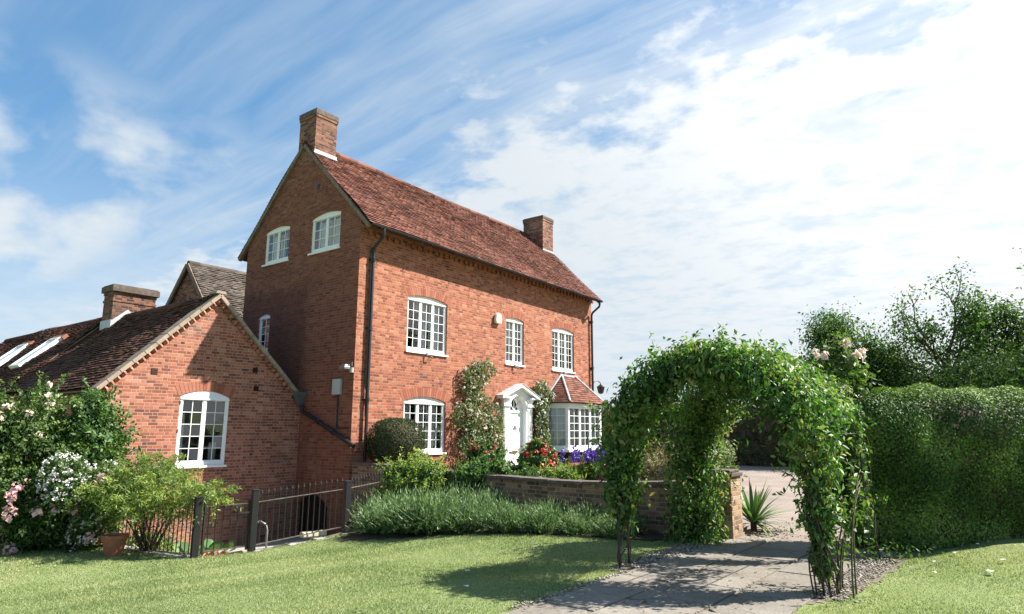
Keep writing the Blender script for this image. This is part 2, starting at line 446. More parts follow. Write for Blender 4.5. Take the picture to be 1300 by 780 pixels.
def tiles(mb, O, U, V, N, length, rows_len, course=.10, tw=.165, lim=None, jit=1.0):
    """plain tiles on a slope: O lower corner, U along the eave, V up the slope, N outward"""
    O = Vector(O); U = Vector(U).normalized(); V = Vector(V).normalized(); N = Vector(N).normalized()
    nr = int(rows_len/course)
    for r in range(nr+1):
        v0 = r*course
        a, b = (0, length) if lim is None else lim(v0)
        if b-a < .03: continue
        off = -(r % 2)*tw/2
        wave = .020*jit
        k0 = int(math.floor((a-off)/tw)); k1 = int(math.ceil((b-off)/tw))
        for k in range(k0, k1):
            ua = max(a, off+k*tw+.002); ub = min(b, off+(k+1)*tw-.002)
            if ub-ua < .015: continue
            j = [random.gauss(0, 1)*.0035*jit for _ in range(3)]
            sag = wave*(1.7+math.sin(ua*1.3+r*.21)+math.sin(ua*.47+1+r*.11))
            lo = .026+.006*jit+sag+j[0]*(1.5 if jit > 1.2 else 1); hi = .008+sag; th = .014
            dv = j[2]
            P = [O+U*ua+V*(v0+dv)+N*lo, O+U*ub+V*(v0+dv)+N*(lo+j[1]*.6), O+U*ub+V*(v0+course*1.15)+N*hi, O+U*ua+V*(v0+course*1.15)+N*hi]
            Q = [P[0]-N*th, P[1]-N*th]
            mb.cur = random.random()
            mb.add(P+Q, [(0, 1, 2, 3), (4, 5, 1, 0), (0, 3, 4), (1, 5, 2)])
    mb.cur = None
def voussoirs(name, parent, fr, x0, x1, z, rise, hgt=.22, m=None, y=-.004):
    mb = MB(); n = max(5, int((x1-x0+.1)/.078))
    a0, a1 = x0-.05, x1+.05
    c = (x0+x1)/2; hw = (a1-a0)/2
    zf = lambda x: z+rise*(1-((x-c)/hw)**2)
    for k in range(n):
        xa = a0+(a1-a0)*k/n+.004; xb = a0+(a1-a0)*(k+1)/n-.004
        f = lambda x: (x + (x-c)*.16)
        P = [(xa, zf(xa)), (xb, zf(xb)), (f(xb), zf(xb)+hgt), (f(xa), zf(xa)+hgt)]
        mb.cur = random.random()
        mb.prism([fr @ Vector((p, y+.02, q)) for p, q in P], (fr.to_3x3() @ Vector((0, -.02, 0))))
    return mb.build(name, m, parent)
m, t = mat('rubbed_brick_arch'); M_arch = m
t.principled(t.mix(1.0, t.ramp(t.attr('rnd'), [(0, (0.246, 0.083, 0.052)), (.5, (0.317, 0.117, 0.071)), (1, (0.370, 0.158, 0.104))]), t.ramp(t.noise(t.pos(), 40, 3), [(.3, (.8,)*3), (.7, (1.15,)*3)]), 'MULTIPLY'), .9, None, .2)

def casement(parent, fr, x0, x1, z0, z1, rise, lights, cols, rows, set_back=.045, curtains=(), head=True, sill=True, label=None):
    """window frame with bars in one mesh; pane, sill and curtains below it"""
    T = lambda mb, *b: mb.box(*b, M=fr)
    f = MB(); ff = .055; zt = z1-rise
    d0, d1 = set_back, set_back+.07
    # arched head board
    n = 12
    pts = [(x0, zt-.05)] + [(x1, zt-.05)] + seg_arch(x0, x1, zt, rise, n)
    f.prism([fr @ Vector((a, d1, b)) for a, b in pts], fr.to_3x3() @ Vector((0, d0-d1, 0)))
    T(f, x0, x1, d0-.018, d0-.001, zt-.065, zt-.03)
    T(f, x0, x0+ff, d0, d1, z0, zt-.051); T(f, x1-ff, x1, d0, d1, z0, zt-.051)
    T(f, x0+ff, x1-ff, d0, d1, z0, z0+.085)
    ix0, ix1, iz0, iz1 = x0+ff, x1-ff, z0+.085, zt-.051
    lw = (ix1-ix0)/lights
    for i in range(1, lights):
        T(f, ix0+lw*i-.024, ix0+lw*i+.024, d0+.002, d1, iz0, iz1)
    for i in range(lights):
        a = ix0+lw*i+(.024 if i else 0); b = ix0+lw*(i+1)-(.024 if i < lights-1 else 0)
        s = .027; e0, e1 = d0+.012, d1-.008
        T(f, a, a+s, e0, e1, iz0, iz1); T(f, b-s, b, e0, e1, iz0, iz1)
        T(f, a+s, b-s, e0, e1, iz0, iz0+s); T(f, a+s, b-s, e0, e1, iz1-s, iz1)
        for c in range(1, cols):
            x = a+s+(b-a-2*s)*c/cols
            T(f, x-.0075, x+.0075, e0+.008, e1-.008, iz0+s, iz1-s)
        for r in range(1, rows):
            z = iz0+s+(iz1-iz0-2*s)*r/rows
            T(f, a+s, b-s, e0+.0095, e1-.0095, z-.0075, z+.0075)
    o = f.build('window', M_white, parent)
    if label: o['label'] = label
    g = MB(); yy = (d0+d1)/2
    for i in range(lights):
        a = ix0+lw*i; b = a+lw
        for c in range(cols):
            for r in range(rows):       # each old pane sits a little differently in its putty
                xa, xb = a+(b-a)*c/cols, a+(b-a)*(c+1)/cols; za, zb = iz0+(iz1-iz0)*r/rows, iz0+(iz1-iz0)*(r+1)/rows
                ty = random.gauss(0, .0022); tz = random.gauss(0, .003)
                g.add([fr @ Vector(v) for v in ((xa, yy+ty-tz, za), (xb, yy-ty-tz, za), (xb, yy-ty+tz, zb), (xa, yy+ty+tz, zb))], [(0, 1, 2, 3)])
    g.build('pane', M_glass, o)
    if sill:
        s = MB(); T(s, x0-.04, x1+.04, -.045, d1, z0-.05, z0-.001)
        s.build('sill', M_white, o, bevel=.006)
    for (u0, u1, w0, w1, dep) in curtains:
        c = MB(); a = x0+(x1-x0)*u0; b = x0+(x1-x0)*u1; n = max(6, int((b-a)/.025))
        za, zb = z0+(z1-z0)*w0, z0+(z1-z0)*w1
        vs = []
        for k in range(n+1):
            x = a+(b-a)*k/n; y = d1+.06+dep+.018*math.sin(k*1.25+a*7)
            vs += [fr @ Vector((x, y, za)), fr @ Vector((x, y, zb))]
        c.add(vs, [(2*k, 2*k+2, 2*k+3, 2*k+1) for k in range(n)])
        c.build('curtain', M_curtain, o, smooth=True)
    return o

# ------------------------------------------------------------------ foliage helpers
def unit(a): return a/np.maximum(np.linalg.norm(a, axis=-1, keepdims=True), 1e-9)
def leaves(name, P, N, L, W, m, parent=None, jit=.7, droop=0.0, clump=.35, fold=.18, seed=0, bias=0.0, up=0.0):
    """one mesh of small folded leaves at points P with outward normals N"""
    P = np.asarray(P, float); n = len(P)
    N0 = unit(np.asarray(N, float))
    N = unit(np.asarray(N, float) + rng.normal(0, jit, (n, 3)))
    t = rng.normal(0, 1, (n, 3)); t[:, 2] -= droop*2
    t = unit(t - N*np.sum(t*N, 1, keepdims=True))
    b = np.cross(N, t)
    s = rng.uniform(.6, 1.25, (n, 1))
    l = L*s; wd = W*s
    V = np.empty((n, 4, 3))
    V[:, 0] = P; mid = P + t*l*.45 + N*fold*wd
    V[:, 1] = mid + b*wd*.5; V[:, 2] = P + t*l - N*fold*l*.35; V[:, 3] = mid - b*wd*.5
    base = np.arange(n)[:, None]*4
    F = np.concatenate([base+[0, 1, 2], base+[0, 2, 3]], 1).reshape(-1, 3)
    ph = rng.uniform(0, 6, 6)
    k = 4.5
    cl = np.sin(P[:, 0]*k+ph[0])*np.sin(P[:, 1]*k*1.1+ph[1]) + np.sin(P[:, 2]*k*1.3+ph[2]+P[:, 0]*2)
    r = np.clip(rng.beta(2.2, 2.2, n) + cl*.12*clump/.35 + bias + up*np.clip(N0[:, 2]-.2, 0, 1), 0, 1)  # up: lightens upward-facing leaves, top light put into the leaf colour
    return obj(name, np_mesh(name, V.reshape(-1, 3), F, np.repeat(r, 2)), m, parent)

def lump_points(n, lumps, shell=.75, under=.35):
    """points in the outer shell of a union of ellipsoids; few on the underside"""
    lumps = np.asarray(lumps, float)
    C, Rr = lumps[:, :3], lumps[:, 3:]
    area = (Rr[:, 0]*Rr[:, 1]+Rr[:, 1]*Rr[:, 2]+Rr[:, 0]*Rr[:, 2])
    P = []; NN = []; got = 0
    while got < n:
        i = rng.choice(len(lumps), n, p=area/area.sum())
        d = unit(rng.normal(0, 1, (n, 3)))
        keep = (d[:, 2] > -.5) | (rng.random(n) < under)
        rad = shell+(1-shell)*rng.random(n)**.6
        p = C[i]+d*Rr[i]*rad[:, None]
        q = (p[:, None, :]-C[None])/Rr[None]
        inside = (np.sum(q*q, 2) < (shell*.92)**2).any(1)
        keep &= ~inside
        P.append(p[keep]); NN.append(unit(d/Rr[i])[keep]); got += keep.sum()
    return np.concatenate(P)[:n], np.concatenate(NN)[:n]
def lumps_in(c, r, k, size=(.3, .5), seed=None, flat=1.0):
    out = []
    for _ in range(k):
        d = unit(rng.normal(0, 1, 3)); rr = rng.random()**.4*.72
        s = rng.uniform(*size)
        out.append((c[0]+d[0]*r[0]*rr, c[1]+d[1]*r[1]*rr, c[2]+d[2]*r[2]*rr, r[0]*s, r[1]*s, r[2]*s*flat))
    return out
def stems(name, base, tops, r, m, parent, n=5):
    mb = MB()
    for tp in tops:
        b = Vector(base)+Vector((random.gauss(0, .05), random.gauss(0, .05), 0))
        e = Vector(tp); mid = b.lerp(e, .5)+Vector((random.gauss(0, .08), random.gauss(0, .08), .05))
        mb.tube([b, b.lerp(mid, .6), mid, e], [r, r*.85, r*.65, r*.3], n)
    return mb.build(name, m, parent, smooth=True)
def blooms(name, P, size, m, parent=None, per=9, flat=.5):
    """small petalled flower heads, several petals each"""
    P = np.asarray(P, float); n = len(P)
    Pp = np.repeat(P, per, 0) + rng.normal(0, size*.28, (n*per, 3))
    out = unit(Pp-np.repeat(P, per, 0)+1e-4)
    toc = np.array([-.4, -.6, .7])
    return leaves(name, Pp, out*.6+toc*.6, size*.8, size*.75, m, parent, jit=.5, clump=.1, fold=.12)
def bush(name, label, cat, c, r, n, L, W, m, k=9, size=(.35, .55), ground=None, jit=.7, droop=.1, shell=.7, group=None, stem_r=.012, stemm=None, fill=.25):
    g = c[2]-r[2] if ground is None else ground
    e = empty(name, label, cat, (c[0], c[1], g), group=group)
    lu = [(x-c[0], y-c[1], z-g, a, b, d) for x, y, z, a, b, d in lumps_in(c, r, k, size)]
    P, N = lump_points(n, lu, shell)
    nf = int(n*fill)
    P2 = np.clip(rng.normal(0, .38, (nf, 3)), -.72, .72)*np.array(r)+np.array((0, 0, c[2]-g))
    P2[:, 2] = np.abs(P2[:, 2])
    P = np.concatenate([P, P2]); N = np.concatenate([N, unit(rng.normal(0, 1, (nf, 3)))])
    P[:, 2] = np.maximum(P[:, 2], .02)
    leaves('foliage', P, N, L, W, m, e, jit=jit, droop=droop)
    tops = [(x, y, z) for x, y, z, *_ in lu]
    stems('stem', (0, 0, -.02), tops, stem_r, stemm or M_bark, e)
    ns = int(26+min(90, n/120)); SP, SN = lump_points(ns, lu, .9, .1); LP = []
    for p, n_ in zip(SP, SN):      # shoots that break the round outline
        d = Vector(n_)*.7+Vector((0, 0, .45)); l = random.uniform(.5, 1.1)*min(r)*.5; p = Vector(p)
        LP += [p+d*(l*s)+Vector((random.gauss(0, .02), random.gauss(0, .02), random.gauss(0, .02)-.2*l*s*s)) for s in (.15, .3, .45, .6, .8, 1) for _ in range(4)]
    LP = np.array([tuple(v) for v in LP]); LP[:, 2] = np.maximum(LP[:, 2], .02)
    leaves('foliage', LP, rng.normal(0, .7, (len(LP), 3))+np.array((0, 0, .6)), L*.9, W*.9, m, e, bias=.12)
    return e, lu
def surf_on(lu, n, upmin=-.1, towards=(-.6, -.75, .3)):
    P, N = lump_points(n*6, lu, .97)
    tw = unit(np.array(towards))
    ok = (N @ tw) > upmin
    return P[ok][:n], N[ok][:n]
# ================================================================== GROUND
def sstep(x, a, b):
    t = np.clip((np.asarray(x, float)-a)/(b-a), 0, 1)
    return t*t*(3-2*t)
FENCE = [(-5.35, -.35), (-4.97, -2.55), (-4.16, -2.78), (-2.52, -3.05), (-.35, -2.2)]
YARD = FENCE + [(.6, -2.0), (.6, 2.7), (-4.75, 2.7), (-5.3, 1.2)]
def in_poly(x, y, poly):
    x = np.asarray(x, float); y = np.asarray(y, float); r = np.zeros(np.broadcast(x, y).shape, bool)
    n = len(poly)
    for i in range(n):
        x0, y0 = poly[i]; x1, y1 = poly[(i+1) % n]
        c = ((y0 > y) != (y1 > y)) & (x < (x1-x0)*(y-y0)/((y1-y0) or 1e-9)+x0)
        r ^= c
    return r
def zt(x, y, yard=True):
    x = np.asarray(x, float); y = np.asarray(y, float)
    z = -.34*sstep(y, -8, -2.5)*sstep(-x, -.2, 4.4)
    z = z + .15*sstep(x, -.3, .3)*sstep(y+8.6-.55*x, 0, 1.2)*sstep(-x, -14, -11)
    z = z + .16*sstep(-y, 11.0, 12.6)*sstep(x, -2.2, .8)
    z = z + .012*np.sin(x*1.7+y*.6)*np.sin(y*1.3-x*.4)*sstep(-x, -6, 0)*sstep(np.abs(y+10), 1.3, 2.5)
    if yard:
        z = np.where(in_poly(x, y, YARD), np.minimum(z, -.60-.105*np.maximum(y+2.6, 0)), z)
    return z
xs = np.unique(np.concatenate([np.linspace(-600, -16, 14), np.arange(-15, 6, .125), np.arange(6, 32, 1.0), np.linspace(34, 900, 16)]))
ys = np.unique(np.concatenate([np.linspace(-600, -19, 14), np.arange(-18, 3.2, .125), np.arange(4, 32, 1.0), np.linspace(34, 900, 16)]))
X, Y = np.meshgrid(xs, ys)
V = np.stack([X, Y, zt(X, Y)], -1).reshape(-1, 3)
nx_ = len(xs); i = np.arange(len(V)).reshape(X.shape)
F = np.stack([i[:-1, :-1], i[:-1, 1:], i[1:, 1:], i[1:, :-1]], -1).reshape(-1, 4)
m, t = mat('lawn_turf')
p = t.pos()
c = t.ramp(t.noise(p, 1.3, 5, .6), [(.3, (.13, .18, .06)), (.55, (.20, .245, .095)), (.75, (.29, .30, .15))])
c = t.mix(.5, c, t.ramp(t.noise(p, 30, 4, .7), [(.35, (.09, .14, .045)), (.65, (.26, .285, .13))]))
t.principled(c, .95, t.bump(t.noise(p, 90, 3), .6, .02), .1)
tag(obj('ground', np_mesh('ground', V, F, smooth=True), m), kind='structure')

def patch(name, poly, dz, m, step=.15, yard=True, z=None):
    xs_ = [a for a, b in poly]; ys_ = [b for a, b in poly]
    gx = np.arange(min(xs_), max(xs_)+step, step); gy = np.arange(min(ys_), max(ys_)+step, step)
    X, Y = np.meshgrid(gx, gy)
    Z = zt(X, Y, yard)+dz if z is None else np.full(X.shape, z)
    i = np.arange(X.size).reshape(X.shape)
    F = np.stack([i[:-1, :-1], i[:-1, 1:], i[1:, 1:], i[1:, :-1]], -1).reshape(-1, 4)
    cx = (X[:-1, :-1]+step/2).ravel(); cy = (Y[:-1, :-1]+step/2).ravel()
    F = F[in_poly(cx, cy, poly)]
    return tag(obj(name, np_mesh(name, np.stack([X, Y, Z], -1).reshape(-1, 3), F, smooth=True), m), kind='structure')
def flat(name, poly, z, m):
    mb = MB(); mb.add([(a, b, z) for a, b in poly], [tuple(range(len(poly)))])
    return tag(mb.build(name, m), kind='structure')

patch('flower_bed', [(-3.05, -3.5), (-2.1, -5.3), (-1.55, -7.0), (-1.25, -8.35), (-.3, -8.6), (.1, -2.3), (-.5, -2.4)], .018, M_soil)
patch('terrace_bed', [(.0, -8.6), (2.6, -6.8), (3.2, -3.5), (11.5, -1.0), (11.5, -.02), (.0, -.02)], .02, M_soil)
patch('courtyard', YARD, .03, M_concrete, .15)
m, t = mat('drive_gravel')
p = t.pos()
c = t.ramp(t.noise(p, 55, 4, .75), [(.3, (.18, .145, .122)), (.5, (.26, .215, .185)), (.7, (.34, .29, .25))])
c = t.mix(1.0, c, t.ramp(t.noise(p, .6, 4), [(.3, (.80,)*3), (.7, (1.12,)*3)]), 'MULTIPLY')
trk = t.noise(t.comb(t.m('MULTIPLY', t.xyz(p)[0], .12), t.m('MULTIPLY', t.xyz(p)[1], 1.3), 0.0), 1.0, 5, .6)
c = t.mix(t.ss(trk, .5, .66, 0, .35), c, (.17, .14, .12))
t.principled(c, .95, t.bump(t.noise(p, 60, 3), .6, .02), .1)
flat('gravel_drive', [(.06, -8.95), (.06, -10.95), (1.6, -11.4), (30, -18), (30, 5), (12.6, 2.2), (12.6, -1.6), (4.5, -5.0), (1.2, -8.6)], .012, m)
m, t = mat('flagstone')
p = t.pos()
c = t.ramp(t.m('ADD', t.m('MULTIPLY', t.attr('rnd'), .22), t.m('MULTIPLY', t.noise(p, 1.6, 7, .72), .9)), [(.25, (0.129, 0.112, 0.093)), (.5, (0.189, 0.168, 0.140)), (.8, (0.257, 0.230, 0.196))])
c = t.mix(t.ss(t.noise(p, 1.4, 5, .7), .5, .68, 0, .5), c, (.15, .14, .115))
vor = t.n('ShaderNodeTexVoronoi', feature='DISTANCE_TO_EDGE'); vor.inputs['Scale'].default_value = .9
t.link(t.noise(p, 1.2, 3, .6, col=True), vor.inputs['Vector'])
c = t.mix(1.0, c, t.ramp(t.noise(p, 40, 3), [(.3, (.82,)*3), (.7, (1.14,)*3)]), 'MULTIPLY')
cr_ = t.n('ShaderNodeTexVoronoi', feature='DISTANCE_TO_EDGE'); cr_.inputs['Scale'].default_value = 1.1
wob_ = t.n('ShaderNodeVectorMath', operation='ADD'); t.link(p, wob_.inputs[0]); sc_ = t.n('ShaderNodeVectorMath', operation='SCALE'); t.link(t.noise(p, 2.5, 4, .6, col=True), sc_.inputs[0]); sc_.inputs['Scale'].default_value = .5; t.link(sc_.outputs[0], wob_.inputs[1]); t.link(wob_.outputs[0], cr_.inputs['Vector'])
c = t.mix(t.ss(cr_.outputs['Distance'], .010, .003, 0, .7), c, (.07, .065, .05))
c = t.mix(t.ss(t.noise(p, 7, 5, .7), .60, .72, 0, .45), c, (.10, .11, .055))
hh = t.m('ADD', t.noise(p, 18, 5, .7), t.m('MULTIPLY', t.noise(p, 3, 3), 1.5))
t.principled(c, .88, t.bump(hh, .55, .02), .25)
M_flag = m
# broken flagstones: irregular slabs in rows, a few degrees off the path's line
mb = MB()
flat('path_bed', [(-14, -9.02), (.06, -9.02), (.06, -10.98), (-14, -11.02)], .006, plain('sandy_joint', (.17, .15, .12), .95, .1, var=.35, scale=20, bump=.5))
y0 = -9.06
rows = [(-9.04, -9.62), (-9.64, -10.35), (-10.37, -11.0)]
for a, b in rows:
    x = -12.5+random.random()*.4
    while x < 0.0:
        l = random.uniform(.55, 1.15)
        e = min(x+l, .04)
        j = lambda: random.uniform(-.02, .02)
        z = .018+random.uniform(-.003, .005)
        cs = [(x+j(), b+.006+j()*.2), (e-.010+j()*.6, b+.006+j()*.2), (e-.010+j()*.6, a-.006+j()*.2), (x+j()*.6, a-.006+j()*.2)]
        if random.random() < .5:      # knocked-off corner
            k = random.randrange(4); p0 = Vector(cs[k]); p1 = Vector(cs[k-1]); p2 = Vector(cs[(k+1) % 4])
            d = random.uniform(.06, .2)
            cs[k:k+1] = [tuple(p0+(p1-p0).normalized()*d), tuple(p0+(p2-p0).normalized()*d*random.uniform(.6, 1.2))]
        mb.cur = random.random()
        mb.prism([(u, v, z-.025) for u, v in cs], (0, 0, .025))
        x = e
mb.cur = None
tag(mb.build('path', M_flag, bevel=.005), kind='structure')
# loose stones along both edges of the path
def pebbles(name, areas, m):
    Ps = []
    for (x0, x1, y0, y1, n) in areas:
        Ps.append(np.stack([rng.uniform(x0, x1, n), rng.normal((y0+y1)/2, (y1-y0)/3.2, n)], 1))
    P = np.concatenate(Ps); n = len(P)
    o8 = np.array([(1, 0, 0), (0, 1, 0), (-1, 0, 0), (0, -1, 0), (0, 0, .8), (0, 0, -.8)], float)
    f8 = np.array([(0, 1, 4), (1, 2, 4), (2, 3, 4), (3, 0, 4), (1, 0, 5), (2, 1, 5), (3, 2, 5), (0, 3, 5)])
    s = rng.uniform(.006, .021, (n, 1, 1))*np.array([1.2, .9, .7])[None, None]
    a = rng.uniform(0, 6.28, n); ca, sa = np.cos(a), np.sin(a)
    v = o8[None]*s*rng.uniform(.7, 1.3, (n, 6, 1))
    vx = v[..., 0]*ca[:, None]-v[..., 1]*sa[:, None]; vy = v[..., 0]*sa[:, None]+v[..., 1]*ca[:, None]
    V = np.stack([vx+P[:, :1], vy+P[:, 1:], v[..., 2]+(zt(P[:, 0], P[:, 1])+.022)[:, None]], -1).reshape(-1, 3)
    F = (np.arange(n)[:, None, None]*6+f8[None]).reshape(-1, 3)
    return tag(obj(name, np_mesh(name, V, F, np.repeat(rng.random(n), 8)), m), kind='stuff')
m, t = mat('loose_stone')
t.principled(t.ramp(t.attr('rnd'), [(0, (.11, .09, .075)), (.5, (.23, .20, .165)), (1, (.42, .385, .33))]), .9, None, .2)
pebbles('gravel', [(-3.2, -.3, -9.06, -8.80, 900), (-3.4, .2, -11.28, -10.97, 1800), (-5.5, -3.4, -9.08, -8.97, 250), (-.5, 1.2, -9.7, -9.2, 120), (.1, 2.2, -10.8, -8.8, 260)], m)
patch('gravel_strip', [(-3.2, -8.74), (-.2, -8.66), (-.2, -9.03), (-3.6, -9.03)], .006, plain('stony_earth', (.19, .165, .13), .95, .1, var=.4, scale=25, bump=.8), .06)
patch('gravel_strip', [(-3.7, -10.99), (.3, -10.99), (.3, -11.4), (-1.2, -11.42), (-3.2, -11.25)], .006, bpy.data.materials['stony_earth'], .06)

# grass blades, one object nobody could count
def grass(name, n, x0, x1, y0, y1, inside, L=(.012, .027), Wd=.0042):
    P = np.stack([rng.uniform(x0, x1, n*3), rng.uniform(y0, y1, n*3)], 1)
    d = np.hypot(P[:, 0]-CAM[0], P[:, 1]-CAM[1])
    keep = inside(P[:, 0], P[:, 1]) & (rng.random(len(P)) < np.clip(7.0/d, .25, 1)**1.2) & (d > 4.5)
    P = P[keep][:n]; d = d[keep][:n]; k = len(P)
    z = zt(P[:, 0], P[:, 1])
    h = rng.uniform(*L, k)*(1+.35*np.sin(P[:, 0]*2.1)*np.sin(P[:, 1]*1.7)); a = rng.uniform(0, 6.28, k)
    wd = Wd*np.maximum(1, d/8)
    lean = rng.normal(0, .5, (k, 2))*h[:, None]
    b = np.stack([P[:, 0], P[:, 1], z-.004], 1)
    s = np.stack([np.cos(a)*wd, np.sin(a)*wd, np.zeros(k)], 1)
    V = np.stack([b-s, b+s, b+np.stack([lean[:, 0], lean[:, 1], h], 1)], 1).reshape(-1, 3)
    F = np.arange(3*k).reshape(-1, 3)
    u, v = P[:, 0], P[:, 1]
    dry = .20*np.sin(u*1.1+1+.8*np.sin(v*1.3))*np.sin(v*.9+.7*np.sin(u*1.7))+.13*np.sin(u*3.7+v*2.1+np.sin(v*5))*np.sin(v*4.4-u*1.3)+.09*np.sign(np.sin((u*.35+v*.94)*5.2))
    r = np.clip(rng.beta(2, 1.9, k)+dry, 0, 1)
    return tag(obj(name, np_mesh(name, V, F, r), M_grass), kind='stuff')
BED = [(-3.05, -3.5), (-2.1, -5.3), (-1.55, -7.0), (-1.25, -8.35), (-.3, -8.6), (.1, -2.3)]
edge_n = lambda x: .06*np.sin(x*5.1)+.05*np.sin(x*11.7+1)
def in_left(x, y):
    return (y > -8.97+edge_n(x)) & ~in_poly(x, y, YARD) & ~in_poly(x, y, BED) & (x < -.5) & ~((x > -3.35) & (y < -8.74)) & ~((x < -5.3) & (y > .2))
def in_right(x, y):
    return (y < -11.08-.22*sstep(x, -4.0, -3.2)+edge_n(x)*1.2) & (.70*x+.71*y < -8.42)
grass('grass', 260000, -10, -.4, -9.2, 1.5, in_left)
grass('grass', 90000, -6, 3.5, -15, -11, in_right)
edge = lambda x, y: ((np.abs(y+8.99) < .05) & (x < -3.2)) | ((np.abs(y+11.06+.22*sstep(x, -4.0, -3.2)) < .06) & (x < -3.0) & (x > -8)) | ((np.abs(y+8.76) < .05) & (x > -3.3) & (x < -.6))
grass('grass', 5200, -9.5, -.5, -11.5, -8.6, edge, L=(.03, .075), Wd=.004)
tuft = lambda x, y: (np.sin(x*7.3+np.sin(y*5))*np.sin(y*8.1+1.3*np.sin(x*3)) > .80) & in_left(x, y)
grass('grass', 9000, -9.5, -1, -8.9, -2.5, tuft, L=(.025, .05), Wd=.004)
mb = MB()
for k in range(9):
    x, y = [(-.9, -11.75), (-.3, -11.9), (-1.5, -11.8), (.35, -12.1), (-1.2, -12.3), (.1, -11.65), (-.6, -12.4), (-5.2, -8.2), (-4.6, -7.7)][k]
    z = float(zt(x, y))+.045; a = random.random()*6; r = random.uniform(.025, .045)
    mb.add([(x+r*math.cos(a+q)*(1 if q else 1.3), y+r*math.sin(a+q), z+.008*math.sin(q*2)) for q in (0, 1.2, 2.4, 3.6, 4.8)], [(0, 1, 2, 3, 4)])
tag(mb.build('fallen_petals', M_fl_white), kind='stuff')

P = np.stack([rng.uniform(-6.5, .5, 110), rng.uniform(-11.3, -8.5, 110), np.full(110, .03)], 1)
tag(leaves('fallen_leaves', P, np.tile([0, 0, 3.0], (110, 1)), .05, .028, leaf_mat('dry_leaf', [(0, (.09, .06, .03)), (.5, (.16, .12, .05)), (1, (.13, .16, .05))], .1), jit=.5), kind='stuff')
# ================================================================== MAIN HOUSE
L, WD = 11.2, 5.09
TILT = -.016
EZ, RZ, EY, RY = 6.60, 9.50, -.36, 2.545
house = empty('brick_house', 'tall red brick house with steep red tiled roof, two chimneys and white casement windows', 'house', (0, 0, 0))
mb = MB()
H_UL = (1.693, 3.231, 3.644, 5.19, .105)
H_UM = (5.937, 6.888, 3.648, 5.14, .075)
H_UR = (8.54, 9.937, 3.65, 5.16, .10)
H_GL = (1.676, 3.247, .985, 2.46, .13)
H_DOOR = [(6.03, .2), (6.91, .2), (6.91, 2.22)]+[(6.47+.44*math.cos(math.pi*k/12), 2.22+.44*math.sin(math.pi*k/12)) for k in range(1, 12)]+[(6.03, 2.22)]
H_BAY = [(8.4, .95), (10.65, .95), (10.65, 2.45), (8.4, 2.45)]
wall_mesh(mb, [(0, -1.2), (L, -1.2), (L, 6.72), (0, 6.85)], [opening(*h) for h in (H_UL, H_UM, H_UR, H_GL)]+[H_DOOR, H_BAY], F_FACADE)
H_GA = (-4.215, -3.04, 6.21, 7.26, .085)
H_GB = (-2.055, -.82, 6.21, 7.26, .09)
H_GC = (-4.26, -3.70, 3.69, 4.77, .07)
CELLAR = opening(-1.94, -.735, -1.1, .03, .28)
wall_mesh(mb, [(-WD, -1.2), (0, -1.2), (0, 6.88), (-RY, 9.42), (-WD, 6.88)], [opening(*h) for h in (H_GA, H_GB, H_GC)]+[CELLAR], F_GABLE, depth=.14)
mb.add([(L, 0, -1.2), (L, WD, -1.2), (L, WD, 6.7), (L, RY, 9.24), (L, 0, 6.7)], [(0, 1, 2, 3, 4)])
mb.add([(0, WD, -1.2), (L, WD, -1.2), (L, WD, 6.72), (0, WD, 6.85)], [(3, 2, 1, 0)])
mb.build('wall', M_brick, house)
# rooms behind the glass
mb = MB()
for z in (.2, 2.75, 5.6): mb.box(.3, L-.3, .3, WD-.3, z-.1, z)
for x in (4.6, 7.6): mb.box(x, x+.1, .3, WD-.3, .2, 5.5)
mb.box(.3, L-.3, 2.6, 2.7, .2, 5.5)
mb.build('interior_wall', M_inner, house)
# eaves course and dentils
mb = MB()
mb.box(.0, L, -.06, -.002, 6.53, 6.66)
k = 0.02
while k < L:
    mb.box(k, k+.105, -.05, -.002, 6.43-k*.005, 6.525); k += .215
mb.build('eaves_course', M_brick, house)
# roof
def slope_deck(mb, pts, th=.05):
    mb.prism([Vector(p) for p in pts], Vector((0, 0, -th)))
rf = MB()
zx = lambda x, z: z+TILT*x
x0, x1 = -.07, L+.07
slope_deck(rf, [(x0+.02, EY+.02, zx(x0, EZ)), (x1-.02, EY+.02, zx(x1, EZ)), (x1-.02, RY, zx(x1, RZ)-.02), (x0+.02, RY, zx(x0, RZ)-.02)])
slope_deck(rf, [(x0+.02, RY+.001, zx(x0, RZ)-.02), (x1-.02, RY+.001, zx(x1, RZ)-.02), (x1-.02, 2*RY-EY, zx(x1, EZ)), (x0+.02, 2*RY-EY, zx(x0, EZ))])
Vv = Vector((0, RY-EY, RZ-EZ)); Uu = Vector((1, 0, TILT)); Nn = Uu.cross(Vv)
tiles(rf, (x0, EY-.03, zx(x0, EZ)-.03), Uu, Vv, Nn, x1-x0, Vv.length+.02)
Vb = Vector((0, EY-RY, RZ-EZ)); Ub = Vector((-1, 0, -TILT))
tiles(rf, (x1, 2*RY-EY+.03, zx(x1, EZ)-.03), Ub, Vb, Ub.cross(Vb), x1-x0, Vb.length+.02)
roof = rf.build('roof', M_tile, house)
rg = MB(); x = .74
while x < 10.4:
    rg.cur = random.random()
    z = zx(x, RZ)+.022*math.sin(x*.9)
    rg.tube([(x, RY, z-.012), (x+.36, RY, zx(x+.36, RZ)-.012+.022*math.sin((x+.36)*.9))], [.105, .112], 10); x += .345
rg.cur = None
rg.build('ridge_tile', M_tile, roof)
for s in (1, -1):
    ya = EY if s > 0 else 2*RY-EY
    for xa in (-.035, L+.035):
        vg = MB(); vg.bar((xa, ya, zx(xa, EZ)-.055), (xa, RY-s*.04, zx(xa, RZ)-.095), .09, .10)
        vg.build('verge', M_verge, roof)
